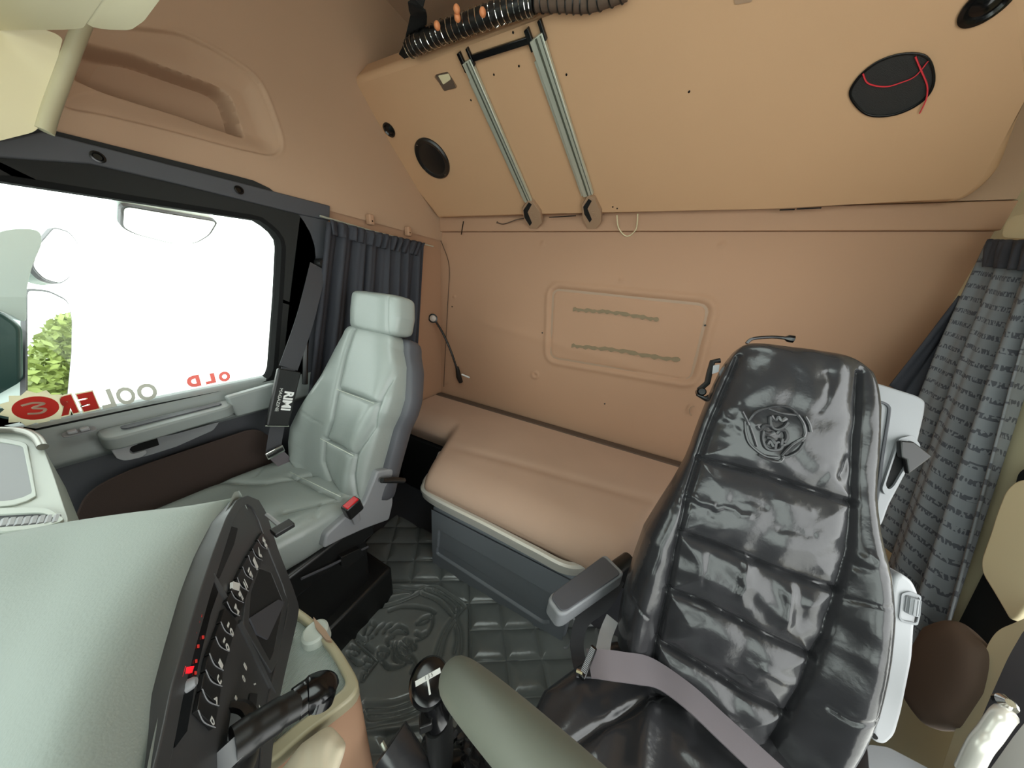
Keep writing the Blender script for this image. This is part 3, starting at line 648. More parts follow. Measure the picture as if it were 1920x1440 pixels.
for i in range(nx-1):
    for k in range(ny-1): F.append((i*m_+k, (i+1)*m_+k, (i+1)*m_+k+1, i*m_+k+1))
    F.append((i*m_, i*m_+ny, (i+1)*m_+ny, (i+1)*m_)); F.append((i*m_+ny, i*m_+ny+1, (i+1)*m_+ny+1, (i+1)*m_+ny))
mesh('mattress', V, F, 'brown', bed, smooth=80, recalc=False)
# hem line and seam on the sheet
SM = ats([(800, 925), (860, 930), (960, 962), (1060, 1000), (1110, 1002), (1150, 990)], z=.49)
lg = MB().box((-.2, 1.505, .505), (2.2, .06, .10)).build('rear_ledge', 'brown_d', bed, bevel=.01)
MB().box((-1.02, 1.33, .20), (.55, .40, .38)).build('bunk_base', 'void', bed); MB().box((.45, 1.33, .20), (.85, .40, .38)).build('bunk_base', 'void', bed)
# drawer box under the middle of the bunk
dw = thing('drawer_box', 'dark blue-grey plastic drawer box with two recessed grooves under the lower bunk', 'drawer', (-.37, .95, 0))
DX0, DX1, DY, DZ = -.725, -.03, .77, .36
def dr_h(A, B):
    g = lambda P: [tuple(q) for q in roundpoly([(p[0]-DX0-.01, p[2]-.005) for p in ats(P, y=DY)], .010)]
    a_ = sdf(A, B, g([(821, 995), (1036, 1119), (1030, 1172), (818, 1040)])); b_ = sdf(A, B, g([(818, 1028), (1028, 1160), (1026, 1170), (1016, 1170), (818, 1040)]))
    return -.010*sstep(.002, -.003, a_)-.020*sstep(.005, -.009, b_)
V0 = MB().box(((DX0+DX1)/2, DY+.24, .18), (DX1-DX0, .45, .36)).build('body', 'drawer', dw, bevel=.02)
hfield('drawer_front', (DX0+.01, DY+.004, .005), EX, EZ, -EY, (0, DX1-DX0-.02, 260), (0, .345, 150), dr_h, 'drawer', dw)
rl = thing('bunk_rail', 'rounded pale metal rail wrapping the front of the lower bunk above the drawer', 'rail', (-.37, .78, .4))
RP = smoothpath([(-.86, 1.02, .445), (-.80, .90, .445), (-.765, .80, .443), (-.70, .755, .44), (-.40, .748, .44), (-.20, .742, .44), (-.075, .742, .44), (-.01, .79, .44), (.03, .87, .44)], 10)
V = []; F = []; N_ = len(RP)
for i, p in enumerate(RP):
    t = _n(RP[min(i+1, N_-1)]-RP[max(i-1, 0)]); o = np.cross(t, EZ); o = o if i == 0 or True else o
    cs = [(-.004, -.026), (.006, -.026), (.012, -.018), (.012, .004), (.018, .008), (.018, .022), (.010, .028), (-.004, .026)]
    for a, b in cs: V.append(np.array(p)+o*a+EZ*b)
for i in range(N_-1):
    for k in range(8): F.append((i*8+k, i*8+(k+1) % 8, (i+1)*8+(k+1) % 8, (i+1)*8+k))
F += [tuple(range(8)), tuple((N_-1)*8+k for k in range(8))]
mesh('rail', V, F, 'rail', rl, smooth=30)

# ------------------------------------------------------------------ upper bunk, folded up
BP = plane3((0, 1.50, 1.69), (1, 1.50, 1.69), (0, 1.0, 2.09)); BN = BP[1]
def bq(*p, off=0.0): return at(*p, pl=BP, off=off)
ub = thing('upper_bunk', 'large beige upper bunk board tilted up against the rear wall', 'bunk', (-.2, 1.5, 1.69))
OUT = [bq(*p) for p in ((822, 411), (1463, 391), (1806, 383), (1871, 330), (1926, 180), (1960, -60), (1560, -150), (1130, -9), (745, 118), (661, 148), (662, 178), (700, 252))]
OUT = roundpoly(OUT, [.02, 0, .09, .06, .0, .1, .1, 0, .1, .09, .05, 0], 8)
UBo = MB().prism(OUT, -BN*.11).build('board', 'bunkb', ub, bevel=.022, seg=5)
# speakers and fittings in the board
def disc(px, py, rx, name, prof, m, par=ub, n=40, off=0): return MB().lathe(bq(px, py), BN, prof, n).build(name, m, par)
r1 = .5*np.linalg.norm(bq(778, 275)-bq(845, 318)); 
s1 = disc(811, 298, 0, 'round_speaker', [(0, .088), (.006, .088), (.012, .082), (.010, .072), (.006, .066), (.009, .04), (.010, .004)], 'black')
for k in range(4):
    q = k*math.pi/2+.5; u = _n(np.cross(BN, EX)); c = bq(811, 298)+(math.cos(q)*EX+math.sin(q)*u)*.078+BN*.011; MB().lathe(c, BN, [(0, .0025), (.0012, .002)], 8).build('screw', 'chrome', s1)
disc(730, 243, 0, 'tweeter', [(0, .028), (.006, .028), (.009, .022), (.004, .018), (.010, .008), (.012, .002)], 'gblack')
disc(1852, 4, 0, 'tweeter', [(0, .034), (.005, .034), (.008, .027), (.003, .022), (.010, .010), (.012, .002)], 'gblack')
# oval cut-out: dark rim ring, mesh behind
OV = [bq(*p) for p in ((1592, 180), (1604, 148), (1640, 116), (1690, 98), (1738, 102), (1754, 138), (1746, 172), (1715, 200), (1668, 217), (1622, 214))]
OV = smoothpath(OV, 6, closed=True); oc = sum(OV)/len(OV)
V, F = ring([p+BN*.001 for p in OV], [oc+(p-oc)*.93+BN*.001 for p in OV], BN*.004); mesh('speaker_rim', V, F, 'gblack', ub, bevel=.001)
bm_c = oc-BN*.004
g_ = MB().prism([oc+(p-oc)*.94+BN*.0012 for p in OV], BN*.001).build('speaker_cloth', 'speaker', ub)
for L in (((1618, 136), (1628, 154), (1660, 160), (1690, 152), (1716, 140), (1740, 112)), ((1716, 104), (1726, 128), (1738, 158), (1736, 184), (1724, 210))):
    MB().tube(smoothpath([bq(*p, off=.006) for p in L], 8), .0014, 6).build('wire', 'redwire', ub)
# latch recess
LR = roundpoly([bq(*p) for p in ((816, 140), (840, 134), (858, 163), (833, 170))], .006)
V, F = ring([p+BN*.0005 for p in grow(LR, .006)], [p+BN*.0005 for p in LR], BN*.003); mesh('latch_frame', V, F, 'beige_d', ub)
MB().prism([p+BN*.0005 for p in LR], BN*.001).build('latch_well', 'brown_d', ub)
MB().prism(roundpoly([bq(*p) for p in ((822, 141), (842, 137), (846, 148), (832, 158))], .003), BN*.004).build('latch_tongue', 'cream', ub, bevel=.001)
LR = roundpoly([bq(*p) for p in ((1372, -24), (1402, -28), (1412, 2), (1378, 8))], .006); MB().prism([p+BN*.0005 for p in LR], BN*.002).build('latch_frame', 'beige_d', ub)
for (px, py) in ((926, 140), (973, 124), (883, 188), (1062, 140), (962, 61), (1149, 388), (1157, 391), (1292, 172)):
    MB().lathe(bq(px, py), BN, [(0, .0035), (.0008, .003)], 8).build('mark', 'gblack', ub)
for L in (((1462, 393), (1490, 392)), ((1494, 391), (1540, 389)), ((1030, 407), (1080, 404))):
    MB().tube([bq(*p, off=.002) for p in L], .0022, 6).build('gap_edge', 'void', ub)

# ------------------------------------------------------------------ aluminium ladder lying on the board
la = thing('ladder', 'pale aluminium ladder rails with dark crossbar lying on the tilted bunk board', 'ladder', bq(1000, 400))
def rail(P0, P1, w_):
    a, b = bq(*P0, off=.004), bq(*P1, off=.004); t = _n(b-a); s = _n(np.cross(BN, t))
    L = np.linalg.norm(b-a); R_ = np.stack([t, s, BN], 1)
    r = MB().box((a+b)/2+BN*.008, (L, w_, .016), R_).build('side_rail', 'alu', la, bevel=.002)
    MB().box((a+b)/2+BN*.0165, (L-.004, w_*.14, .002), R_).build('slot', 'groove', r)
    MB().box((a+b)/2+s*w_*.34+BN*.0165, (L-.004, w_*.05, .0015), R_).build('slot', 'groove', r)
    MB().box((a+b)/2-s*w_*.62+t*.02+BN*.005, (L-.05, w_*.2, .009), R_).build('lip', 'alu', r, bevel=.001)
    MB().box(a-t*.002-s*w_*.5+BN*.006, (.05, w_*.35, .014), R_).build('end_cap', 'gblack', r, bevel=.002)
    MB().box(a-t*.002+s*w_*.5+BN*.006, (.045, w_*.25, .014), R_).build('end_cap', 'gblack', r, bevel=.002)
rail((878, 110), (993, 374), .036); rail((1008, 64), (1105, 362), .044)
c0, c1 = bq(888, 106, off=.008), bq(996, 71, off=.008); t = _n(c1-c0); s = np.cross(BN, t)
MB().box((c0+c1)/2, (np.linalg.norm(c1-c0), .016, .012), np.stack([t, s, BN], 1)).build('crossbar', 'gblack', la, bevel=.002)
for k, (P, lab) in enumerate((([(980, 385), (992, 368), (1002, 372), (1016, 392), (1020, 412), (1010, 424), (996, 424), (985, 408)], 'left'), ([(1092, 378), (1104, 358), (1118, 366), (1130, 392), (1130, 412), (1120, 424), (1104, 424), (1094, 404)], 'right'))):
    hk = thing('ladder_hook', 'beige ribbed hook bracket at the foot of the %s ladder rail' % lab, 'bracket', bq(*P[0]), 'ladder hook brackets')
    pp = [bq(*p) for p in P]; c = sum(pp)/8
    MB().prism(roundpoly([c+(p-c)*.95 for p in pp], .002), BN*.022).build('body', 'beige_d', hk, bevel=.003)
    dx_ = P[0][0]-980; dy_ = P[0][1]-385
    MB().prism(roundpoly([bq(x+dx_, y+dy_, off=.0215) for x, y in ((984, 388), (994, 373), (1000, 377), (992, 392), (1000, 412), (996, 418), (986, 402))], .002), BN*.0012).build('slot', 'void', hk)
    for j in range(5):
        q = c+EX*.004+_n(pp[4]-pp[1])*(j*.009-.02); MB().tube([q+BN*.0225, q+EX*.016+BN*.0225], .0014, 6).build('rib', 'beige_d', hk)
o = MB().tube(smoothpath([bq(1157, 402, off=.004), bq(1162, 422, off=.02), bq(1178, 434, off=.03), bq(1194, 424, off=.02), bq(1196, 400, off=.004)], 8), .0028, 8).build('wire_loop', 'cream'); setp(o, 'small cream wire loop hanging below the tilted bunk board', 'wire loop')
o = MB().tube(smoothpath([at(932, 417, y=YR-.03), at(945, 420, y=YR-.03), at(968, 412, y=YR-.04), at(985, 409, y=YR-.04)], 6), [.006]*1+[.0025]*18, 8).build('pull_cord', 'brown_d'); setp(o, 'short frayed brown cord under the bunk board near the left hook', 'cord')
o = MB().tube(ats([(869, 415), (867, 427), (865, 440)], y=YR-.022), .003, 6).build('slit', 'gblack', ts)

# ------------------------------------------------------------------ spiral hose with beads and strap above the bunk board
CP = smoothpath([bq(772, 84, off=.02), bq(820, 60, off=.02), bq(880, 38, off=.02), (bq(950, 12, off=.02)), bq(1006, -4, off=.02)], 24)
ho = thing('spiral_hose', 'black corrugated hose wound with silver spring wire along the top edge of the bunk board', 'hose', CP[0])
MB().tube(CP, .023, 16).build('hose', 'black', ho)
def helix(P, r, turns):
    out = []; N = len(P); P = np.array(P)
    T = np.gradient(P, axis=0)
    for i in np.linspace(0, N-1, turns*14):
        k = int(i); p = P[k]+(P[min(k+1, N-1)]-P[k])*(i-k); t = _n(T[k]); u = _n(np.cross(t, EZ)); v = np.cross(t, u); q = i/(N-1)*turns*2*math.pi
        out.append(p+r*(math.cos(q)*u+math.sin(q)*v))
    return out
MB().tube(helix(CP, .026, 24), .0015, 5).build('spring_wire', 'chrome', ho)
CQ = smoothpath([bq(1008, -4, off=.02), bq(1060, -4, off=.02), bq(1110, -2, off=.015), bq(1180, -25, off=.015)], 20)
o = thing('netted_sleeve', 'dark brown netted sleeve continuing to the right of the spiral hose', 'sleeve', CQ[0])
MB().tube(CQ, .019, 14).build('sleeve', 'brown_d', o); MB().tube(helix(CQ, .020, 11), .002, 5).build('net_cord', 'black', o)
for k, ((px, py), lab) in enumerate((((836, 28), 'leftmost of the four'), ((874, 12), 'second from the left of the four'), ((873, -3), 'partly cut off, directly above the second'), ((921, 2), 'rightmost of the four'))):
    c = bq(px, py, off=.06); o = MB().lathe(c-EX*.012, EX, [(0, .002), (.0015, .006), (.005, .0095), (.009, .0105), (.013, .0095), (.0165, .006), (.018, .002)], 20).build('wooden_bead', 'orange', smooth=60)
    setp(o, 'small orange bead above the spiral hose, '+lab, 'bead', 'orange beads')
o = strap('roof_strap', [np.array([bq(800, -60, off=.03)[0], 1.05, ZT]), bq(802, -25, off=.05), bq(790, 30, off=.02), bq(768, 95, off=-.01), bq(756, 118, off=-.02)], .05, EX, 'void'); setp(o, 'wide black strap hanging from the roof to the left end of the bunk board', 'strap')
o = MB().tube([bq(862, 58, off=.012), bq(935, 43, off=.012), bq(985, 29, off=.012), bq(998, 24, off=.012)], .003, 6).build('edge_strip', 'chrome'); setp(o, 'thin bright metal strip under the spiral hose', 'metal strip')
# ------------------------------------------------------------------ driver seat
ds = thing('driver_seat', 'black glossy creased leather seat with tall tapered backrest and embossed round emblem', 'seat', (.33, .35, .05))
FD = frame((.32, .55, .50), (0, .33, .78)); DO, DU, DN = FD
L_ = loc(FD, [(1372, 660), (1352, 695), (1330, 745), (1310, 795), (1292, 850), (1268, 895), (1236, 945), (1208, 990), (1190, 1040), (1172, 1100), (1160, 1150), (1157, 1195), (1162, 1238)])
R_ = loc(FD, [(1605, 668), (1628, 700), (1636, 760), (1633, 850), (1624, 930), (1628, 1000), (1640, 1060), (1642, 1130), (1634, 1210), (1618, 1290), (1596, 1350), (1560, 1420), (1530, 1450)])
SL = loc(FD, [(1385, 668), (1352, 745), (1330, 800), (1308, 858), (1285, 920), (1268, 990), (1250, 1090), (1238, 1150), (1228, 1200), (1222, 1250)], .03)
SR = loc(FD, [(1608, 700), (1602, 800), (1596, 870), (1590, 940), (1575, 1030), (1556, 1095), (1530, 1170), (1510, 1215), (1485, 1285), (1465, 1330), (1440, 1390)], .03)
HL = [loc(FD, q, .03) for q in ([(1308, 858), (1420, 885), (1500, 912), (1590, 940)], [(1268, 988), (1350, 1018), (1450, 1060), (1554, 1095)], [(1248, 1093), (1320, 1120), (1430, 1178), (1510, 1216)], [(1230, 1190), (1300, 1230), (1380, 1282), (1466, 1326)])]
WK = [loc(FD, q, .03) for q in ([(1630, 1110), (1585, 1105), (1556, 1108)], [(1610, 1306), (1560, 1305), (1532, 1295)], [(1168, 1090), (1190, 1110), (1212, 1135)])]
rr = np.random.RandomState(5); CR = []
for (cx, cy, n, L0, dx, dy, sp) in ((1460, 700, 6, 70, -.25, 1, 100), (1450, 960, 9, 60, .95, .25, 110), (1340, 1060, 5, 55, -.2, 1, 60), (1460, 1130, 5, 60, -.15, 1, 60), (1300, 930, 6, 50, .9, .35, 30), (1240, 950, 6, 26, .9, -.5, 26), (1600, 1040, 9, 34, 1, .02, 40), (1400, 1250, 5, 60, .9, .45, 60), (1560, 880, 4, 40, .5, -.8, 40), (1370, 780, 5, 40, .6, .8, 30)):
    for i in range(n):
        x0, y0 = cx+rr.uniform(-sp, sp), cy+rr.uniform(-sp*.45, sp*.45); q = []
        for k in range(5): q.append((x0+dx*L0*(k/4-.5)+rr.uniform(-4, 4), y0+dy*L0*(k/4-.5)+rr.uniform(-4, 4)))
        CR.append((loc(FD, q, .03), rr.uniform(-.0028, .0040), rr.uniform(.005, .012)))
g1 = grooves([SL, SR]+HL, .010, .0055); g2 = grooves(WK, .003, .003); g3 = puff([SL, SR]+HL, .020, .024)
def dfront(A, B, u):
    h = g1(A, B)+g2(A, B)+g3(A, B)-.012
    for L, d, wv in CR: h = h+d*np.exp(-(segdist(A, B, L)/wv)**2)
    h = h+.0026*np.sin(A*38+B*17+3*np.sin(B*23))*np.sin(B*31+2*np.sin(A*29))*sstep(.95, .7, np.abs(u))
    return h+.030*np.exp(-((np.abs(u)-.86)/.16)**2)*sstep(.62, .30, B)
bs = np.linspace(-.04, .83, 26)
pillow('backrest', DO, EX, DU, DN, [(b, wid(L_, b)) for b in bs], [(b, wid(R_, b)) for b in bs], lambda b: .052+.016*math.sin(max(0, min(1, b/.6))*3.14), 'bleather', ds, dfront, nv=330, na=460, p=3.6, endp=6, back=.9)
# embossed emblem: ring of three overlapping arcs round a crowned beast head
em = bpy.data.objects.new('embossed_emblem', None)
def dl(px, py, off=.060): return at(px, py, pl=(DO+DN*off, DN))
def eline(pts, r=.0022, closed=False, k=1.0): return MBe.tube(smoothpath([dl(*p, off=.0635) for p in pts], 6, closed), r*1.25, 6, closed)
MBe = MB()
q0 = lambda x, y: (1340+x*.1528, 700+y*.1528)
for P in ([(370, 590), (380, 720), (420, 850), (520, 950), (640, 1020), (780, 1030)], [(430, 640), (470, 750), (520, 900)], [(340, 470), (400, 590), (420, 640)], [(410, 590), (500, 480), (640, 430), (800, 400), (930, 430), (1020, 510)],
          [(660, 430), (800, 480), (1000, 510)], [(1020, 510), (1090, 620), (1110, 720), (1090, 780)], [(1110, 530), (1160, 620), (1185, 720)], [(1100, 790), (960, 870), (820, 1010)], [(1100, 850), (1030, 950), (930, 1010), (820, 1035)], [(540, 1000), (660, 1060), (800, 1080), (850, 1010)], [(1090, 800), (1000, 880), (860, 1000)]):
    eline([q0(*p) for p in P])
for P in ([(680, 530), (690, 640), (760, 690), (850, 660), (900, 600)], [(690, 520), (740, 580), (780, 530), (820, 580), (880, 550)], [(520, 650), (560, 690), (620, 640), (700, 650)], [(600, 710), (590, 800), (620, 900), (690, 940), (800, 930), (830, 880)],
          [(640, 780), (700, 800), (740, 860)], [(740, 940), (750, 860), (790, 840)], [(760, 740), (800, 700), (870, 710), (890, 790), (850, 850)], [(830, 800), (820, 880), (870, 870)], [(620, 720), (680, 740), (740, 730)], [(650, 870), (680, 830), (720, 900)]):
    eline([q0(*p) for p in P], .003)
MBe.build('embossed_emblem', 'bleather2', ds)
# cushion
def dcl(pts, z): return [(p[0]-.25, .56-p[1]) for p in ats(pts, z=z)]
KS = [dcl([(1262, 1275), (1180, 1325), (1120, 1360), (1065, 1395), (1000, 1450)], .53), dcl([(1330, 1290), (1240, 1420), (1180, 1500)], .53)]
kg = grooves(KS[:1], .007, .008); kp = puff(KS[:1], .010, .03)
CK = [(dcl(q, .53), d, w_) for q, d, w_ in (([(1220, 1310), (1210, 1370), (1200, 1440)], .012, .02), ([(1150, 1330), (1120, 1400)], .005, .015), ([(1280, 1330), (1290, 1400), (1330, 1440)], .006, .018), ([(1090, 1310), (1040, 1370)], .004, .015), ([(1300, 1290), (1320, 1340)], -.006, .01))]
def cfront(A, B, u):
    h = kg(A, B)+kp(A, B)-.008+.0025*np.sin(A*45+B*20)*np.sin(B*37)
    for L, d, w_ in CK: h = h+d*np.exp(-(segdist(A, B, L)/w_)**2)
    return h
pillow('seat_cushion', (.25, .56, .465), EX, (0, -1, 0), EZ, [(-.03, -.16), (.04, -.19), (.10, -.235), (.17, -.285), (.25, -.30), (.35, -.29), (.46, -.25), (.50, -.20)], [(-.03, .30), (.1, .32), (.3, .31), (.46, .27), (.50, .22)], lambda b: .055, 'bleather', ds, cfront, nv=220, na=340, p=3.2, endp=4, back=1.1)
MB().box((.27, .33, .25), (.42, .42, .32)).box((.29, .36, .10), (.46, .55, .17)).build('base', 'black', ds, bevel=.015)
# grey rear shell with belt slot
SH = [at(*p, pl=(DO-DN*.055, DN)) for p in ((1560, 700), (1640, 716), (1722, 742), (1737, 752), (1735, 775), (1722, 830), (1704, 880), (1668, 948), (1655, 985), (1640, 1000), (1560, 1010))]
MB().prism(roundpoly(SH, .012), -DN*.05).build('rear_shell', 'mgrey', ds, bevel=.008)
LN = [at(*p, pl=(DO-DN*.053, DN)) for p in ((1640, 750), (1664, 760), (1666, 780), (1655, 850), (1645, 930), (1636, 975))]
MB().tube(smoothpath(LN, 5), .0026, 6).build('shell_groove', 'dgrey', ds)
SLt = [at(*p, pl=(DO-DN*.0535, DN)) for p in ((1682, 830), (1704, 825), (1716, 842), (1706, 856), (1700, 862), (1672, 910), (1662, 918), (1656, 908))]
V, F = ring([p for p in roundpoly([sum(SLt)/8+(p-sum(SLt)/8)*1.22 for p in SLt], .006)], roundpoly(SLt, .006), DN*.006); mesh('slot_rim', V, F, 'mgrey', ds, bevel=.002)
MB().prism(roundpoly(SLt, .006), DN*.001).build('belt_slot', 'void', ds)
T_ = [at(*p, pl=(DO-DN*.035, DN)) for p in ((1688, 826), (1714, 828), (1750, 856), (1704, 890), (1700, 862), (1690, 858))]
o = MB().prism(T_, -DN*.012).build('belt_guide', 'black', bevel=.003); setp(o, 'pointed black belt guide sticking out of the slot in the grey rear shell', 'belt guide')
# raised right armrest with height wheel
AR = [at(*p, pl=(DO+DN*.02, DN)) for p in ((1677, 1082), (1690, 1075), (1713, 1090), (1727, 1120), (1717, 1173), (1713, 1237), (1693, 1337), (1680, 1383), (1660, 1400), (1637, 1392), (1633, 1373), (1650, 1260), (1663, 1160), (1672, 1103))]
MB().prism(roundpoly(AR, .012), -DN*.075).build('armrest', 'lgrey', ds, bevel=.012, seg=5)
WH = [at(*p, pl=(DO+DN*.021, DN)) for p in ((1689, 1112), (1704, 1108), (1726, 1116), (1724, 1152), (1719, 1172), (1690, 1166), (1684, 1158))]
V, F = ring(roundpoly(WH, .004), roundpoly([sum(WH)/7+(p-sum(WH)/7)*.86 for p in WH], .004), DN*.002); mesh('wheel_recess', V, F, 'mgrey', ds)
wc0, wc1 = at(1710, 1118, pl=(DO+DN*.018, DN)), at(1706, 1150, pl=(DO+DN*.018, DN)); wa = _n(wc1-wc0); mb = MB()
mb.lathe(wc0, wa, [(0, .0085), (.001, .0098)]+[(.002+.0005*i, .0098) for i in range(4)]+[(np.linalg.norm(wc1-wc0)-.001, .0098), (np.linalg.norm(wc1-wc0), .0085)], 28)
for k in range(14):
    q = k*2*math.pi/14; u = _n(np.cross(wa, DN)); v = np.cross(wa, u); c = wc0+(math.cos(q)*u+math.sin(q)*v)*.010
    mb.tube([c+wa*.002, c+wa*(np.linalg.norm(wc1-wc0)-.002)], .0008, 5)
mb.build('adjuster_wheel', 'mgrey', ds)
c = at(1640, 1381, pl=(DO+DN*.022, DN)); MB().lathe(c, DN, [(-.004, .004), (.001, .004)], 14).build('screw_hole', 'void', ds)
# lowered left armrest
fa, na_ = np.array([.062, .70, .60]), at(1046, 1132, z=.61); t = _n(na_-fa); s = _n(np.cross(EZ, t)); u = np.cross(t, s); Ra = np.stack([t, s, u], 1)
ln = np.linalg.norm(na_-fa); wv = .032
P = [fa-s*wv*1.1, na_-s*wv*.86, na_-s*wv*.6+t*.016, na_+s*wv*.6+t*.016, na_+s*wv*.86, fa+s*wv*1.1]
MB().prism(roundpoly(P, .014), -u*.048).build('armrest', 'mgrey', ds, bevel=.006, seg=4)
P2 = [sum(P)/6+(p-sum(P)/6)*.90+u*.0005 for p in P]; MB().prism(roundpoly(P2, .012), u*.004).build('armrest_pad', 'dgrey', ds, bevel=.003)
MB().tube([fa-u*.03, fa-u*.03-t*.08], .02, 12).build('armrest_pivot', 'black', ds)
# clamp and cable at the head of the seat
kl = thing('clip_bracket', 'small black folding bracket clipped to the left edge of the tall black backrest', 'bracket', at(1330, 715, pl=(DO-DN*.03, DN)))
kb = lambda x, y, o=-.035: at(x, y, pl=(DO+DN*o, DN))
MB().tube([kb(1350, 676), kb(1336, 678), kb(1330, 700), kb(1326, 718), kb(1312, 730), kb(1310, 740), kb(1322, 748), kb(1342, 738)], .007, 8).build('arm', 'black', kl)
MB().lathe(kb(1314, 735)-DN*.01, DN, [(0, .011), (.02, .011), (.024, .008)], 16).build('pivot', 'gblack', kl)
MB().prism([kb(1336, 686), kb(1348, 684), kb(1346, 698), kb(1334, 702)], DN*.006).build('plate', 'lgrey', kl)
o = MB().tube(smoothpath([kb(1400, 644, -.02), kb(1412, 635, -.02), kb(1450, 632, -.02), kb(1488, 636, -.02)], 6), [.004]*16+[.009]*3, 8).build('cable_end', 'gblack'); setp(o, 'black cable with a bulb-like end lying over the top of the tall black backrest', 'cable')
o = MB().tube([at(1300+7*math.cos(q), 771+9*math.sin(q), y=YR-.02) for q in np.linspace(2.0, 5.0, 12)], .0025, 6).build('wall_hook', 'beige_d'); setp(o, 'small beige wire hook on the rear wall behind the black seat', 'hook')
# steel lever between backrest and armrest
o = MB().tube([at(1608, 1330, pl=(DO-DN*.02, DN)), at(1622, 1342, pl=(DO-DN*.0, DN))], [.012, .010], 14).build('tilt_lever', 'chrome', ds)
MB().prism(roundpoly([at(*p, pl=(DO-DN*.02, DN)) for p in ((1560, 1400), (1586, 1372), (1592, 1400), (1588, 1470), (1550, 1480))], .008), -DN*.03).build('side_plate', 'lgrey', ds, bevel=.004)
MB().prism(roundpoly([at(*p, z=.50) for p in ((1625, 1395), (1665, 1400), (1760, 1450), (1800, 1560), (1640, 1560))], .01), (0, 0, -.05)).build('lower_trim', 'mgrey', ds, bevel=.006)

# ------------------------------------------------------------------ driver's seat belt
db = thing('driver_seat_belt', 'grey-mauve seat belt lying across the black driver cushion with its buckle', 'seat belt', at(1100, 1250, z=.60))
BP_ = [at(1104, 1243, z=.60), at(1135, 1246, z=.60), at(1180, 1252, z=.588), at(1228, 1262, z=.575), at(1290, 1305, z=.572), at(1350, 1360, z=.566), at(1420, 1425, z=.562), at(1500, 1500, z=.56)]
sd = [at(1112, 1222, z=.60)-at(1095, 1265, z=.60)]*3+[at(1240, 1240, z=.575)-at(1215, 1285, z=.575)]+[at(1310, 1285, z=.57)-at(1275, 1330, z=.57)]*4
strap('webbing', BP_, .050, [_n(q) for q in sd], 'belt', db, .003)
b0, b1 = at(1114, 1214, z=.60), at(1090, 1272, z=.60); bu = _n(b1-b0); bv = _n(np.cross(EZ, bu)); mb = MB().box((b0+b1)/2-bv*0, (np.linalg.norm(b1-b0), .014, .012), np.stack([bu, bv, EZ], 1))
bkl = mb.build('tongue', 'gblack', db, bevel=.003)
mb = MB()
for k in range(16): c = b0+(b1-b0)*(.12+.05*k); mb.tube([c-bv*.006+EZ*.007, c+bv*.004+EZ*.007], .0012, 5)
mb.build('tongue_ribs', 'mgrey', bkl)
MB().tube([b1-bu*.006+EZ*.004, b1+bv*-.012-bu*.004], .005, 8).build('latch', 'chrome', db)
strap('webbing', [at(1148, 1160, z=.56), at(1136, 1190, z=.56), at(1130, 1222, z=.585)], .030, _n(at(1148, 1200, z=.57)-at(1122, 1200, z=.57)), 'lgrey', db, .003)
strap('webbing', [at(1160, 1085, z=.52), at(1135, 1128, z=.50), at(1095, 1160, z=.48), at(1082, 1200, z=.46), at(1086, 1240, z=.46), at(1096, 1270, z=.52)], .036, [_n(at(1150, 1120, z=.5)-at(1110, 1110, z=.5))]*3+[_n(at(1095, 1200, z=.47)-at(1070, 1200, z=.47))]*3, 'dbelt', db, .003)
MB().lathe(at(1148, 1238, z=.592)+EZ*.002, EZ, [(0, .0025), (.002, .002)], 8).build('stud', 'chrome', db)
o = MB().tube(smoothpath([at(1076, 1160, z=.30), at(1074, 1190, z=.20), at(1066, 1212, z=.08), at(1058, 1215, z=.05)], 6), .004, 6).build('cable', 'lgrey'); setp(o, 'thin grey cable hanging at the right end of the drawer box', 'cable')

# ------------------------------------------------------------------ right side: curtains, pads, door edge
XK = .85
rc = thing('side_curtain', 'grey curtain with rows of faded dark print hanging beside the black driver seat', 'curtain', (XK, 1.2, .5))
curtain('cloth', ats([(1862, 452), (1900, 454), (1990, 456)], x=XK), ats([(1640, 985), (1680, 1080), (1722, 1236), (1766, 1250)], x=XK), 'printed', 3, .022, rc, N=-EX, gather=1)
curtain('heading', ats([(1858, 449), (1900, 450), (1990, 452)], x=XK-.02), ats([(1850, 500), (1890, 505), (1970, 510)], x=XK-.02), 'curtain', 5, .008, rc, N=-EX, nv=8)
rk = thing('rear_curtain', 'black cloth bundle hanging in the rear corner behind the printed grey curtain', 'curtain', (.85, 1.42, 1.1))
curtain('cloth', ats([(1796, 555), (1815, 562), (1850, 575)], y=1.42), ats([(1665, 722), (1700, 745), (1770, 770)], y=1.38), 'curtain', 2, .008, rk, N=-EY, nu=60, nv=20)
o = MB().prism(roundpoly(ats([(1876, 446), (1884, 418), (1900, 404), (1960, 396), (1970, 450)], x=XK-.01), .02), (.05, 0, 0)).build('curtain_bracket', 'cream', bevel=.006); setp(o, 'cream curtain bracket in the upper right corner above the printed curtain', 'bracket')
def wallpoly(nm, P, x, d, m, lab, cat, r=.02, bev=.015):
    o = MB().prism(roundpoly(ats(P, x=x), r), (d, 0, 0)).build(nm, m, bevel=bev, seg=4); 
    if lab: setp(o, lab, cat)
    else: setp(o, kind='structure')
    return o
wallpoly('painted_gap_shade', [(1910, 880), (1880, 1000), (1790, 1180), (1770, 1300), (1900, 1300), (2000, 1150), (2000, 860)], XR-.012, .02, 'void', None, None)  # near-black sheet behind the pads; the gap's shade is put into its colour
wallpoly('door_pad', [(1908, 898), (1885, 918), (1868, 960), (1856, 1000), (1838, 1050), (1840, 1075), (1862, 1110), (1892, 1162), (1905, 1158), (1990, 1060), (1990, 900)], .82, .045, 'cream', 'cream padded side trim above the dark gap at the right edge', 'trim pad', .03)
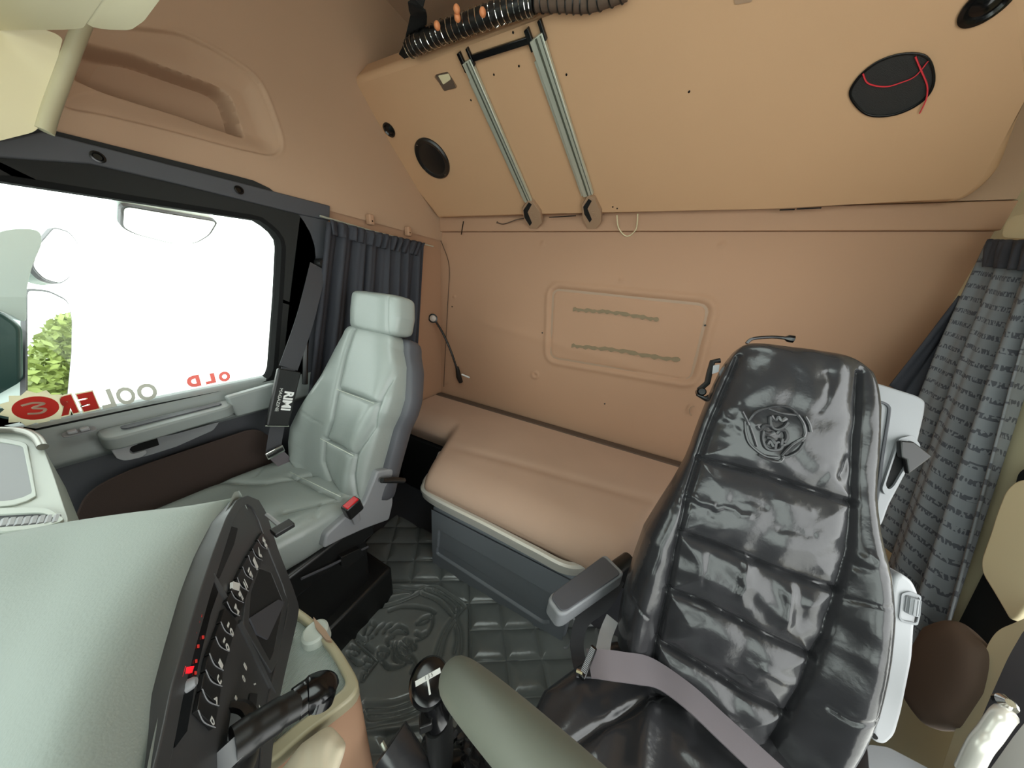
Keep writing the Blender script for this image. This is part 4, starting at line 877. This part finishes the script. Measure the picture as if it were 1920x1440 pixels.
wallpoly('door_post_trim', [(1905, 1166), (1870, 1180), (1852, 1205), (1830, 1270), (1800, 1340), (1765, 1440), (1740, 1520), (1850, 1520), (1900, 1400), (1960, 1200), (1960, 1140)], .80, .03, 'cream', 'long cream post trim running down the right edge below the padded trim', 'trim')
wallpoly('sill_guard', [(1925, 1170), (1890, 1230), (1850, 1320), (1800, 1440), (1780, 1520), (1890, 1520), (1940, 1400), (1990, 1200)], .74, .02, 'dgrey', 'dark grey strip along the door edge in the lower right corner', 'strip')
wallpoly('edge_strip', [(1940, 1330), (1900, 1380), (1850, 1450), (1810, 1520), (1900, 1540), (1960, 1440), (1980, 1340)], .66, .02, 'rail', 'pale polished sill strip in the lower right corner', 'strip', .01, .006)
gh = thing('grab_handle', 'polished metal grab handle with rounded end in the lower right corner', 'handle', at(1840, 1400, x=.62))
MB().tube(smoothpath([at(1886, 1338, x=.64), at(1878, 1345, x=.62), at(1856, 1376, x=.61), at(1836, 1402, x=.60), at(1812, 1450, x=.60)], 6), [.006]+[.011]*24, 14).build('bar', 'rail', gh)
MB().lathe(at(1884, 1318, x=.64), _n(np.array([-.2, -.5, .8])), [(-.012, .004), (-.006, .010), (.004, .011), (.012, .005)], 18).build('knob', 'chrome', gh)
bgp = at(1770, 1265, x=.80); 
pillow('storage_pouch', bgp, EY, EZ, -EX, [(-.13, -.05), (-.05, -.075), (.05, -.06), (.13, -.03)], [(-.13, .03), (-.05, .06), (.05, .075), (.13, .05)], lambda b: .03, 'brown_d', None, None, nv=30, na=40, p=2.4, endp=2)
setp(bpy.data.objects['storage_pouch'], 'rounded brown pouch low on the side wall right of the grey armrest', 'pouch')

# ------------------------------------------------------------------ dashboard
PP = plane3((-.53, .138, 1.0), (-.25, -.016, 1.0), (-.50, .158, .72)); PN = PP[1]
def pq(x, y, off=0.0): return at(x, y, pl=PP, off=off)
dash = thing('dashboard', 'grey grained dashboard top curving round the dark switch panel', 'dashboard', (-.5, 0, .6))
rows = [[(445, 934, .992), (405, 940, 1.010), (340, 951, 1.016), (250, 962, 1.012), (130, 980, 1.0), (0, 1004, .99), (-160, 1035, .98)],
        [(428, 965, .998), (380, 975, 1.020), (310, 990, 1.026), (220, 1010, 1.020), (110, 1040, 1.008), (-20, 1070, 1.0), (-180, 1090, .985)],
        [(402, 1025, .999), (350, 1030, 1.024), (280, 1045, 1.032), (190, 1070, 1.026), (80, 1100, 1.012), (-50, 1130, 1.0), (-200, 1150, .985)],
        [(376, 1100, 1.0), (315, 1100, 1.027), (240, 1115, 1.036), (150, 1140, 1.030), (40, 1170, 1.014), (-80, 1190, 1.0), (-230, 1210, .985)],
        [(345, 1200, 1.0), (275, 1195, 1.030), (195, 1205, 1.040), (100, 1225, 1.033), (-10, 1250, 1.014), (-120, 1270, 1.0), (-270, 1290, .985)],
        [(318, 1295, 1.0), (238, 1290, 1.032), (150, 1300, 1.042), (60, 1320, 1.034), (-50, 1340, 1.014), (-160, 1360, 1.0), (-310, 1370, .985)],
        [(293, 1400, 1.0), (205, 1400, 1.033), (110, 1410, 1.043), (10, 1430, 1.034), (-100, 1450, 1.012), (-210, 1460, 1.0), (-360, 1470, .985)],
        [(275, 1500, 1.0), (175, 1510, 1.033), (75, 1520, 1.043), (-30, 1540, 1.034), (-140, 1560, 1.012), (-260, 1570, 1.0), (-400, 1580, .985)],
        [(255, 1620, 1.0), (140, 1630, 1.033), (30, 1640, 1.043), (-80, 1660, 1.034), (-200, 1680, 1.012), (-320, 1690, 1.0), (-460, 1700, .985)]]
G = [[at(a, b, z=c) for a, b, c in r] for r in rows]
G = [[g+np.array([0, .006, -.05]) for g in G[0]]]+G; G = [[g+np.array([0, .010, -.35]) for g in G[0]]]+G
G = [[r[0]+np.array([-.004, -.008, -.30])]+[r[0]+np.array([.0, .0, -.012])]+r for r in G]
G = [smoothpath(r, 6) for r in G]; G = list(zip(*[smoothpath(list(c), 6) for c in zip(*G)])); nr, nc = len(G), len(G[0])
mesh('dash_top', [p for r in G for p in r], [(i*nc+j, i*nc+j+1, (i+1)*nc+j+1, (i+1)*nc+j) for i in range(nr-1) for j in range(nc-1)], 'dash', dash, smooth=60)
# switch panel
sp = thing('switch_panel', 'charcoal centre panel with two rows of switches, storage cubby and red lights', 'switch panel', pq(440, 1300))
OUTP = [(442, 938), (462, 929), (484, 938), (498, 962), (520, 1030), (548, 1102), (560, 1138), (556, 1165), (536, 1250), (516, 1340), (506, 1440), (500, 1540), (262, 1540), (285, 1440), (300, 1380), (318, 1290), (345, 1200), (376, 1100), (400, 1030), (424, 968)]
INP = [(450, 952), (462, 945), (474, 952), (486, 975), (508, 1040), (532, 1100), (541, 1135), (536, 1165), (516, 1250), (497, 1340), (488, 1440), (482, 1530), (300, 1530), (318, 1440), (330, 1380), (345, 1300), (368, 1210), (396, 1110), (418, 1040), (438, 975)]
V, F = ring([pq(*p, off=.0015) for p in OUTP], [pq(*p, off=.0002) for p in INP], -PN*.03); mesh('bezel', V, F, 'panel', sp, bevel=.003)
MB().prism([pq(*p, off=-.002) for p in INP], -PN*.01).build('face_plate', 'panel', sp)
MB().prism([pq(*p, off=-.028) for p in OUTP], -PN*.25).build('console_body', 'panel', dash)
# radio slot, storage cubby, cross struts
MB().prism(roundpoly([pq(*p, off=-.0015) for p in ((428, 985), (447, 990), (440, 1020), (412, 1085), (402, 1075))], .003), PN*.001).build('radio_slot', 'void', sp)
cub = ring([pq(*p, off=.0005) for p in ((480, 1052), (512, 1062), (540, 1128), (520, 1240), (510, 1262), (495, 1240), (455, 1172), (462, 1110))], [pq(*p, off=.0005) for p in ((486, 1066), (508, 1074), (531, 1130), (513, 1222), (506, 1240), (496, 1222), (466, 1166), (470, 1112))], -PN*.008); mesh('cubby_frame', *cub, 'panel', sp, bevel=.001)
MB().prism([pq(*p, off=-.0015) for p in ((484, 1062), (509, 1070), (533, 1130), (514, 1226), (506, 1246), (494, 1226), (462, 1168), (466, 1111))], PN*.0012).build('cubby', 'void', sp)
MB().prism([pq(*p, off=-.0015) for p in ((466, 1160), (520, 1125), (532, 1130), (500, 1200), (480, 1190))], PN*.003).build('cubby_floor', 'dgrey', sp)
MB().tube([pq(400, 1075, -.003), pq(430, 1128, -.003)], .004, 6).build('strut', 'panel', sp)
MB().tube([pq(450, 1165, -.002), pq(515, 1300, -.002)], .0035, 6).build('strut', 'panel', sp)
arcs = [((480, 1013), (489, 1026), (499, 1031)), ((470, 1030), (477, 1045), (489, 1052)), ((462, 1043), (469, 1060), (481, 1070)), ((451, 1064), (458, 1080), (471, 1089)), ((441, 1085), (448, 1101), (462, 1110)), ((429, 1110), (437, 1124), (453, 1132)), ((421, 1130), (430, 1148), (445, 1157)),
        ((409, 1168), (418, 1186), (433, 1195)), ((399, 1196), (408, 1215), (425, 1224)), ((387, 1228), (397, 1250), (414, 1260)), ((380, 1259), (391, 1281), (411, 1290)), ((373, 1295), (384, 1318), (405, 1327)), ((365, 1335), (376, 1358), (398, 1368))]
icons = ['#', 'v', '-', 'IF', ':', 'F', 'M', '10', '10', 'I', 'U', 'A', 'D']
du = _n(pq(400, 1220)-pq(430, 1140)); dv = _n(np.cross(PN, du))
if dv@(pq(430, 1180)-pq(410, 1180)) < 0: dv = -dv
dy_ = _n(np.cross(PN, dv))
def icon(ch, x, y, wp, hp, par):
    c = pq(x, y, off=.0020); o = text('icon', ch, c, dv, dy_, PN, .011, 'wht2', par, depth=.0002, bold=.0003)
    glyph(o, c, dv, dy_, np.linalg.norm(pq(x-wp/2, y)-pq(x+wp/2, y)), np.linalg.norm(pq(x, y-hp/2)-pq(x, y+hp/2))*.8)
for i, a in enumerate(arcs):
    nx_ = arcs[i-1] if i else ((490, 996), (497, 1008), (505, 1014))
    P = [a[0], a[2], (nx_[2][0]-1, nx_[2][1]+3), (nx_[0][0]-1, nx_[0][1]+3)] if i != 7 else [a[0], a[2], (a[2][0]+9, a[2][1]-26), (a[0][0]+8, a[0][1]-26)]
    b = MB().prism(roundpoly([pq(*p, off=-.002) for p in P], .001), PN*.004).build('switch_button', 'black', sp, bevel=.0006, seg=2)
    MB().tube(smoothpath([pq(*p, off=.0022) for p in a], 5), .0004, 5).build('button_edge', 'mgrey', b)
    c = pq(a[2][0]-4, a[2][1]-13, off=.0020)
    icon(icons[i] if icons[i] not in '¤•▯' else 'o', a[2][0]-5, a[2][1]-12, 14 if icons[i] == '10' else 9, 13, b)
c = pq(466, 980, -.004); MB().prism([c+du*a+dv*b_ for a, b_ in ((-.004, -.003), (.0, -.004), (.006, -.001), (.005, .003), (-.002, .004))], PN*.0005).build('hazard_icon', 'wht2', sp)
for (px, py, ch) in ((456, 1252, 's'), (453, 1275, '0'), (474, 1285, '/'), (438, 1312, 'I'), (462, 1340, "'"), (484, 1333, 'v')):
    icon(ch, px, py, 4 if ch in "I'/" else 7, 9, sp)
MB().prism(roundpoly([pq(*p, off=-.0015) for p in ((470, 1298), (484, 1300), (480, 1336), (466, 1334))], .002), PN*.001).build('socket', 'void', sp)
MB().prism(roundpoly([pq(*p, off=-.0005) for p in ((432, 1092), (446, 1096), (444, 1110), (432, 1106))], .001), PN*.003).build('label_sticker', 'wht2', sp)
# glossy display strip with red lights
MB().prism([pq(*p, off=-.0015) for p in ((392, 1068), (410, 1110), (396, 1150), (372, 1250), (352, 1370), (330, 1400), (322, 1340), (344, 1240), (366, 1150))], PN*.0012).build('display_window', 'gblack', sp)
for P in (((331, 1252), (346, 1250), (340, 1270), (328, 1268)), ((348, 1252), (362, 1250), (358, 1262), (346, 1264)), ((326, 1280), (336, 1278), (332, 1292), (324, 1290))):
    MB().prism([pq(*p, off=.0) for p in P], PN*.0008).build('red_light', 'redlamp', sp)
for (px, py) in ((372, 1165), (376, 1155), (366, 1185), (380, 1195), (371, 1212), (367, 1240), (366, 1262)): MB().prism([pq(px+a, py+b_, off=.0) for a, b_ in ((-1.6, -3), (1.6, -3), (1.6, 3), (-1.6, 3))], PN*.0006).build('red_mark', 'redprint' if False else 'red', sp)
kn = MB().lathe(pq(352, 1286, off=-.0005), PN, [(0, .005), (.004, .0045), (.006, .003)], 20).build('knob', 'mgrey', sp)
# small box on the far side of the panel
o = thing('phone_holder', 'small dark square holder beyond the far end of the switch panel', 'holder', at(530, 1000, z=.93))
c = at(530, 990, z=.965); e0 = _n(at(548, 985, z=.96)-at(528, 968, z=.96)); e1 = _n(at(512, 998, z=.96)-at(528, 968, z=.96)); e1 = _n(e1-e0*(e1@e0)); MB().box(c, (.018, .026, .008), np.stack([e0, e1, np.cross(e0, e1)], 1)).build('body', 'black', o, bevel=.0015)
MB().tube([c, at(500, 965, z=.955)], .003, 6).build('arm', 'lgrey', o)
# passenger side of the dash: shelf unit with tray, rim bar and air vent
un = thing('dash_shelf', 'pale grey dash shelf with sunken tray, rim bar and air vent at the left edge', 'dash shelf', (-1.0, -.05, .8))
ZD = .95
MB().prism(roundpoly(ats([(-200, 800), (0, 806), (56, 810), (78, 832), (100, 890), (128, 975), (122, 992), (60, 1002), (-200, 1040)], z=ZD), .02), (0, 0, -.11)).build('shelf_body', 'dashl', un, bevel=.012, seg=4)
V, F = ring(roundpoly(ats([(-200, 822), (0, 822), (52, 832), (70, 935), (30, 950), (-200, 965)], z=ZD), .02), roundpoly(ats([(-190, 830), (0, 830), (44, 838), (62, 928), (30, 940), (-190, 955)], z=ZD), .016), (0, 0, .003)); mesh('tray_rim', V, F, 'dashl', un, bevel=.001)
MB().prism(roundpoly(ats([(-190, 830), (0, 830), (44, 838), (62, 928), (30, 940), (-190, 955)], z=ZD), .016), (0, 0, .001)).build('tray', 'mgrey', un)
MB().tube(smoothpath(ats([(-200, 806), (0, 806), (45, 809), (68, 820), (80, 838)], z=ZD+.008), 6), .007, 12).build('rim_bar', 'barg', un)
V, F = ring(roundpoly(ats([(-120, 962), (0, 956), (90, 954), (128, 980), (60, 996), (-120, 1010)], z=ZD+.002), .02), roundpoly(ats([(-110, 974), (10, 967), (84, 964), (112, 980), (60, 988), (-110, 1000)], z=ZD+.002), .012), (0, 0, .004)); mesh('vent_frame', V, F, 'dashl', un, bevel=.0015)
MB().prism(roundpoly(ats([(-110, 974), (10, 967), (84, 964), (112, 980), (60, 988), (-110, 1000)], z=ZD+.001), .012), (0, 0, .0012)).build('vent_opening', 'dgrey', un)
for k in range(8):
    a, b = at(5+14*k, 988-k*1, z=ZD+.004), at(10+14*k, 974-k*1, z=ZD+.004); MB().tube([a, b], .0035, 6).build('vent_vane', 'lgrey', un)
# ------------------------------------------------------------------ console tray and side box
ct = thing('console_tray', 'beige pull-out console tray with pale rim and ribbed grey mat under the switch panel', 'tray', (-.45, .15, .2))
ZQ = .62
TO = ats([(470, 1120), (545, 1128), (590, 1160), (636, 1212), (668, 1265), (674, 1285), (664, 1305), (640, 1325), (560, 1385), (500, 1440), (380, 1400)], z=ZQ)
TI = ats([(480, 1135), (548, 1148), (586, 1178), (622, 1225), (646, 1270), (648, 1282), (640, 1292), (610, 1316), (545, 1362), (492, 1410), (400, 1380)], z=ZQ)
V, F = ring(roundpoly(TO, .03), roundpoly(TI, .02), (0, 0, -.03)); mesh('rim', V, F, 'bar', ct, bevel=.006, seg=4)
MB().prism(roundpoly(TI, .02), (0, 0, -.004)).build('mat', 'traymat', ct).location = (0, 0, -.018)
MB().prism([p-EZ*.026 for p in roundpoly([sum(TO)/len(TO)+(p-sum(TO)/len(TO))*.985 for p in TO], .03)], (0, 0, -.52)).build('body', 'beige', ct, bevel=.006)
cp = at(592, 1190, z=ZQ-.01); MB().lathe(cp-EZ*.02, EZ, [(0, .026), (.03, .024), (.034, .020), (.032, .014)], 28).build('cup_post', 'dashl', ct)
MB().prism(roundpoly([at(*p, z=ZQ) for p in ((588, 1160), (612, 1186), (624, 1206), (612, 1204), (592, 1180))], .004), (0, 0, .008)).build('clip', 'beige_d', ct, bevel=.002)
pa = at(594, 1432, z=.62); r2 = np.random.RandomState(2)
ob = pillow('paper_bag', pa, EX, EY, _n(np.array([0, 0, H])-pa), [(-.10, -.04), (0, -.042), (.035, -.025)], [(-.10, .038), (0, .04), (.035, .025)], lambda b: .025, 'paper', None, lambda A, B, u: .0022*np.sin(A*150+3*np.sin(B*90))*np.sin(B*120+A*60), nv=40, na=60, p=2.6, endp=3)
setp(ob, 'crumpled cream paper bag beside the beige console tray at the bottom edge', 'paper bag')
# ------------------------------------------------------------------ brake lever in front of the switch panel
bl = thing('brake_lever', 'black paddle-ended hand lever in front of the switch panel', 'lever', at(380, 1400, z=.90))
lz = [(.905, 436, 1400), (.90, 480, 1368), (.893, 530, 1335), (.888, 560, 1318)]
MB().tube(smoothpath([at(a, b, z=z) for z, a, b in lz], 6), [.0175]*6+[.0165]*6+[.015]*7, 20, flat=.8).build('shaft', 'black', bl)
pts = smoothpath([at(552, 1322, z=.888), at(575, 1305, z=.886), at(596, 1296, z=.884), at(606, 1300, z=.880), at(600, 1322, z=.872)], 6)
MB().tube(pts, [.015]+[.017]*6+[.019]*6+[.019]*6+[.016]*(len(pts)-19), 20, flat=.75).build('paddle', 'gblack', bl)
MB().tube([at(428, 1392, z=.905), at(442, 1430, z=.895)], [.014, .016], 16).build('collar', 'mgrey', bl)
kc = at(378, 1402, z=.90)
MB().lathe(kc-np.array([0, 0, .05]), _n(np.array([.15, .1, 1])), [(0, .034), (.05, .034), (.056, .030), (.058, .024), (.052, .022)], 36).build('hub_housing', 'black', bl)
MB().tube([at(330, 1452, z=.89), at(440, 1450, z=.88)], .022, 16).build('lower_arm', 'panel', bl)
# ------------------------------------------------------------------ steering wheel
r1, r2_ = ray(852, 1284), ray(1000, 1438); wn = _n(np.cross(r1, r2_)); wn = wn if wn[1] > 0 else -wn
u = _n(r1); pt = np.array([0, 0, H])+r1/FPX*.30; inw = _n(np.cross(u, wn)); RWh = .215
WC = pt+inw*RWh; WC = WC+wn*.004
sw_ = thing('steering_wheel', 'dull grey-green leather steering wheel rim cutting across the lower middle', 'steering wheel', WC)
e1 = inw; e2 = np.cross(wn, e1)
MB().tube([WC+RWh*(math.cos(q)*e1+math.sin(q)*e2) for q in np.linspace(0, 2*math.pi, 96, endpoint=False)], 0.0192, 20, closed=True).build('rim', 'wheel', sw_, smooth=60)
MB().lathe(WC-wn*.05, wn, [(0, .05), (.02, .075), (.04, .07), (.05, .05)], 32).build('hub', 'black', sw_)
for q in (.2, 2.3, 4.4): MB().tube([WC+.05*(math.cos(q+1.5)*e1+math.sin(q+1.5)*e2)-wn*.02, WC+.2*(math.cos(q+1.5)*e1+math.sin(q+1.5)*e2)-wn*.004], [.02, .012], 12).build('spoke', 'black', sw_)
# ------------------------------------------------------------------ gear lever
gk = at(806, 1278, z=.70); gx = thing('gear_lever', 'black gear lever knob with white shift pattern on a grip above the quilted mat', 'gear lever', at(830, 1430, z=.02))
ga = _n(np.array([0, 0, H])-gk+np.array([.0, .12, .0])); MB().lathe(gk-ga*.03, ga, [(-.012, .012), (-.004, .024), (.012, .032), (.026, .034), (.036, .030), (.040, .022)], 36).build('knob', 'gblack', gx)
kt = gk+ga*.0105; ku = _n(at(822, 1250, z=.70)-at(790, 1268, z=.70)); ku = _n(ku-ga*(ku@ga)); kv = np.cross(ga, ku)
if kv@(at(800, 1240, z=.7)-gk) < 0: kv = -kv
MB().prism([kt+ku*a+kv*b for a, b in ((-.024, .002), (.018, .002), (.018, .009), (-.024, .009))], ga*.0008).build('pattern_bar', 'wht2', gx)
MB().prism([kt+ku*a+kv*b for a, b in ((-.006, -.016), (-.003, -.016), (-.003, .002), (-.006, .002))], ga*.0008).build('pattern_line', 'wht2', gx)
text('numerals', '1 3 5', kt+kv*.0055+ga*.0009-ku*.002, ku, kv, ga, .007, 'black', gx, depth=.0002)
MB().tube([gk-ga*.02, at(815, 1330, z=.62), at(822, 1350, z=.60)], [.020, .017, .021], 16).build('collar', 'gblack', gx)
MB().box(at(798, 1352, z=.62), (.022, .022, .022), np.stack([_n(EX+EY), _n(EY-EX), EZ], 1)).build('range_switch', 'black', gx, bevel=.003)
g0, g1_ = at(822, 1345, z=.60), at(830, 1432, z=.42)
MB().tube([g0, (g0+g1_)/2, g1_], [.027, .028, .024], 20, flat=.8).build('grip', 'black', gx)
V = []; F = []; gb = at(838, 1445, z=.30); nr_, na2 = 26, 72
for i in range(nr_):
    for k in range(na2):
        q = 2*math.pi*k/na2; t = i/(nr_-1); r_ = .035+.11*t**1.3+.010*math.sin(7*q+t*9)*(.3+t)+.006*math.sin(13*q-t*22)
        V.append((gb[0]+r_*math.cos(q), gb[1]+r_*math.sin(q), gb[2]+.06-.30*t**1.1+.012*math.sin(t*26+3*q)))
for i in range(nr_-1):
    for k in range(na2): F.append((i*na2+k, i*na2+(k+1) % na2, (i+1)*na2+(k+1) % na2, (i+1)*na2+k))
mesh('gaiter', V, F, 'bleather2', gx, smooth=60)
hb = thing('hand_grip', 'thick rounded black grip lying beside the gear lever at the bottom edge', 'grip', at(760, 1440, z=.4))
a_, b_ = at(738, 1400, z=.46), at(800, 1500, z=.42)
MB().tube(smoothpath([a_+(a_-b_)*.10, a_, (a_+b_)/2, b_], 6), [.012, .028, .034]+[.036]*16, 20, flat=.75).build('pad', 'bleather2', hb)
MB().tube([at(716, 1392, z=.455), at(770, 1500, z=.41)], .004, 8).build('edge', 'alu', hb)

# ------------------------------------------------------------------ quilted floor mat with embossed emblem
def fl2(pts): return [(p[0], p[1]) for p in ats(pts, z=.012)]
def q1(pts): return fl2([(580+x/6, 1020+y/6) for x, y in pts])           # points read in a 6x enlargement
def q2(pts): return fl2([(600+x*.2152, 1130+y*.2152) for x, y in pts])
LH = np.array([.86, .51]); LH = LH/np.linalg.norm(LH); LV = np.array([.597, -.802])
P0 = np.array(fl2([(884, 1239)])[0]); emb = []
for k in range(-12, 12):
    emb.append(('g', [tuple(P0+LV*.1035*k-LH*2), tuple(P0+LV*.1035*k+LH*2)])); emb.append(('g', [tuple(P0+LH*.135*k-LV*2), tuple(P0+LH*.135*k+LV*2)]))
ring_ = [q1([(480, 650), (700, 550), (950, 520), (1180, 540), (1340, 490), (1450, 520), (1600, 620), (1750, 740)]), q1([(1750, 740), (1660, 860), (1700, 1000), (1710, 1180), (1690, 1290)]),
         q1([(1260, 590), (1420, 660), (1530, 760), (1620, 860)]), q1([(1310, 540), (1460, 600), (1580, 700), (1640, 800), (1680, 740), (1560, 620), (1400, 540)]), q1([(1620, 860), (1500, 1050), (1420, 1290)]), q1([(1640, 900), (1540, 1060), (1480, 1290)]),
         q1([(1640, 950), (1660, 1100), (1630, 1250)]), q1([(520, 680), (700, 610), (950, 570), (1160, 575), (960, 650), (640, 730)]), q1([(1230, 590), (1000, 690), (760, 750)]),
         q2([(330, 1020), (380, 1110), (560, 1080), (750, 1040), (950, 950)]), q2([(400, 960), (440, 1040), (600, 1020), (780, 970), (930, 890)]), q2([(390, 930), (600, 930), (760, 880), (860, 830)]), q2([(410, 985), (600, 980), (780, 930), (900, 870)]), q2([(330, 1020), (390, 950)])]
beast = [q2(p) for p in ([(300, 320), (350, 400), (500, 530)], [(330, 350), (420, 420), (520, 520)], [(500, 540), (380, 700)], [(370, 700), (380, 640), (410, 630), (400, 590)], [(300, 320), (400, 360), (430, 330)], [(400, 380), (430, 340), (460, 330)],
    [(390, 300), (400, 250), (430, 210)], [(430, 300), (460, 260), (480, 230), (460, 210)], [(490, 300), (510, 260), (550, 230)], [(560, 290), (580, 250), (620, 230)], [(620, 280), (680, 240), (740, 260), (760, 290)], [(620, 310), (700, 290), (760, 300)],
    [(600, 400), (590, 350), (640, 330)], [(620, 400), (640, 440), (640, 510), (700, 550), (740, 540)], [(660, 400), (670, 460), (720, 520), (800, 540)], [(700, 400), (740, 470), (800, 500), (830, 560), (800, 630)], [(740, 360), (780, 400), (800, 440), (770, 460)], [(760, 360), (820, 390), (830, 430)],
    [(840, 360), (930, 310), (980, 220), (980, 130)], [(610, 100), (700, 70), (850, 70)], [(850, 70), (950, 90), (1000, 120)], [(850, 210), (900, 170), (970, 150), (920, 200), (850, 215)], [(840, 300), (880, 320), (920, 300)],
    [(490, 460), (500, 500), (550, 520), (600, 470), (580, 440), (520, 440)], [(540, 470), (570, 460), (560, 490)], [(540, 540), (600, 600), (680, 590), (740, 560)], [(280, 420), (340, 440), (330, 480), (290, 470)], [(400, 520), (460, 540), (440, 580), (390, 590)], [(250, 480), (320, 560), (380, 560)], [(720, 400), (760, 440), (740, 480), (700, 430)])]
CEN = np.array(fl2([(748, 1240)])[0])
X_ = np.array(ring_[0]+ring_[1]+ring_[9]); RAD = np.median(np.hypot(X_[:, 0]-CEN[0], X_[:, 1]-CEN[1]))
def mat_h(A, B):
    h = np.zeros(A.shape); D = np.full(A.shape, 1e9)
    for _, L in emb: D = np.minimum(D, segdist(A, B, L))
    outer = roundpoly([np.array(q) for q in q1([(-600, 640), (480, 470), (1450, 470), (1790, 700), (1790, 1400)])+q2([(1130, 700), (1000, 1100), (560, 1150), (200, 1150), (-300, 900)])], .03)
    s = sdf(A, B, [tuple(q) for q in outer]); wq = sstep(-.004, .004, s)
    h += wq*(.011*(1-np.exp(-(D/.016)**1.4))-.003*np.exp(-(D/.004)**2))
    DR = np.full(A.shape, 1e9)
    for L in ring_: DR = np.minimum(DR, segdist(A, B, [tuple(q) for q in smoothpath([np.array(t) for t in L], 4)] if len(L) > 2 else L))
    DB = np.full(A.shape, 1e9)
    for L in beast: DB = np.minimum(DB, segdist(A, B, [tuple(q) for q in smoothpath([np.array(t) for t in L], 3)]))
    h += (1-wq)*(.015*(1-np.exp(-(DR/.007)**1.6))+.018*(1-np.exp(-(DB/.0055)**1.6))-.004*np.exp(-(s/.006)**2))
    return h+.002*np.sin(A*23)*np.sin(B*19+A*7)
fm = hfield('floor_mat', (0, 0, .004), EX, EY, EZ, (-1.10, .25, 560), (-.12, .90, 440), mat_h, 'matl')
setp(fm, 'black quilted leatherette floor mat with embossed crowned beast emblem', 'floor mat')
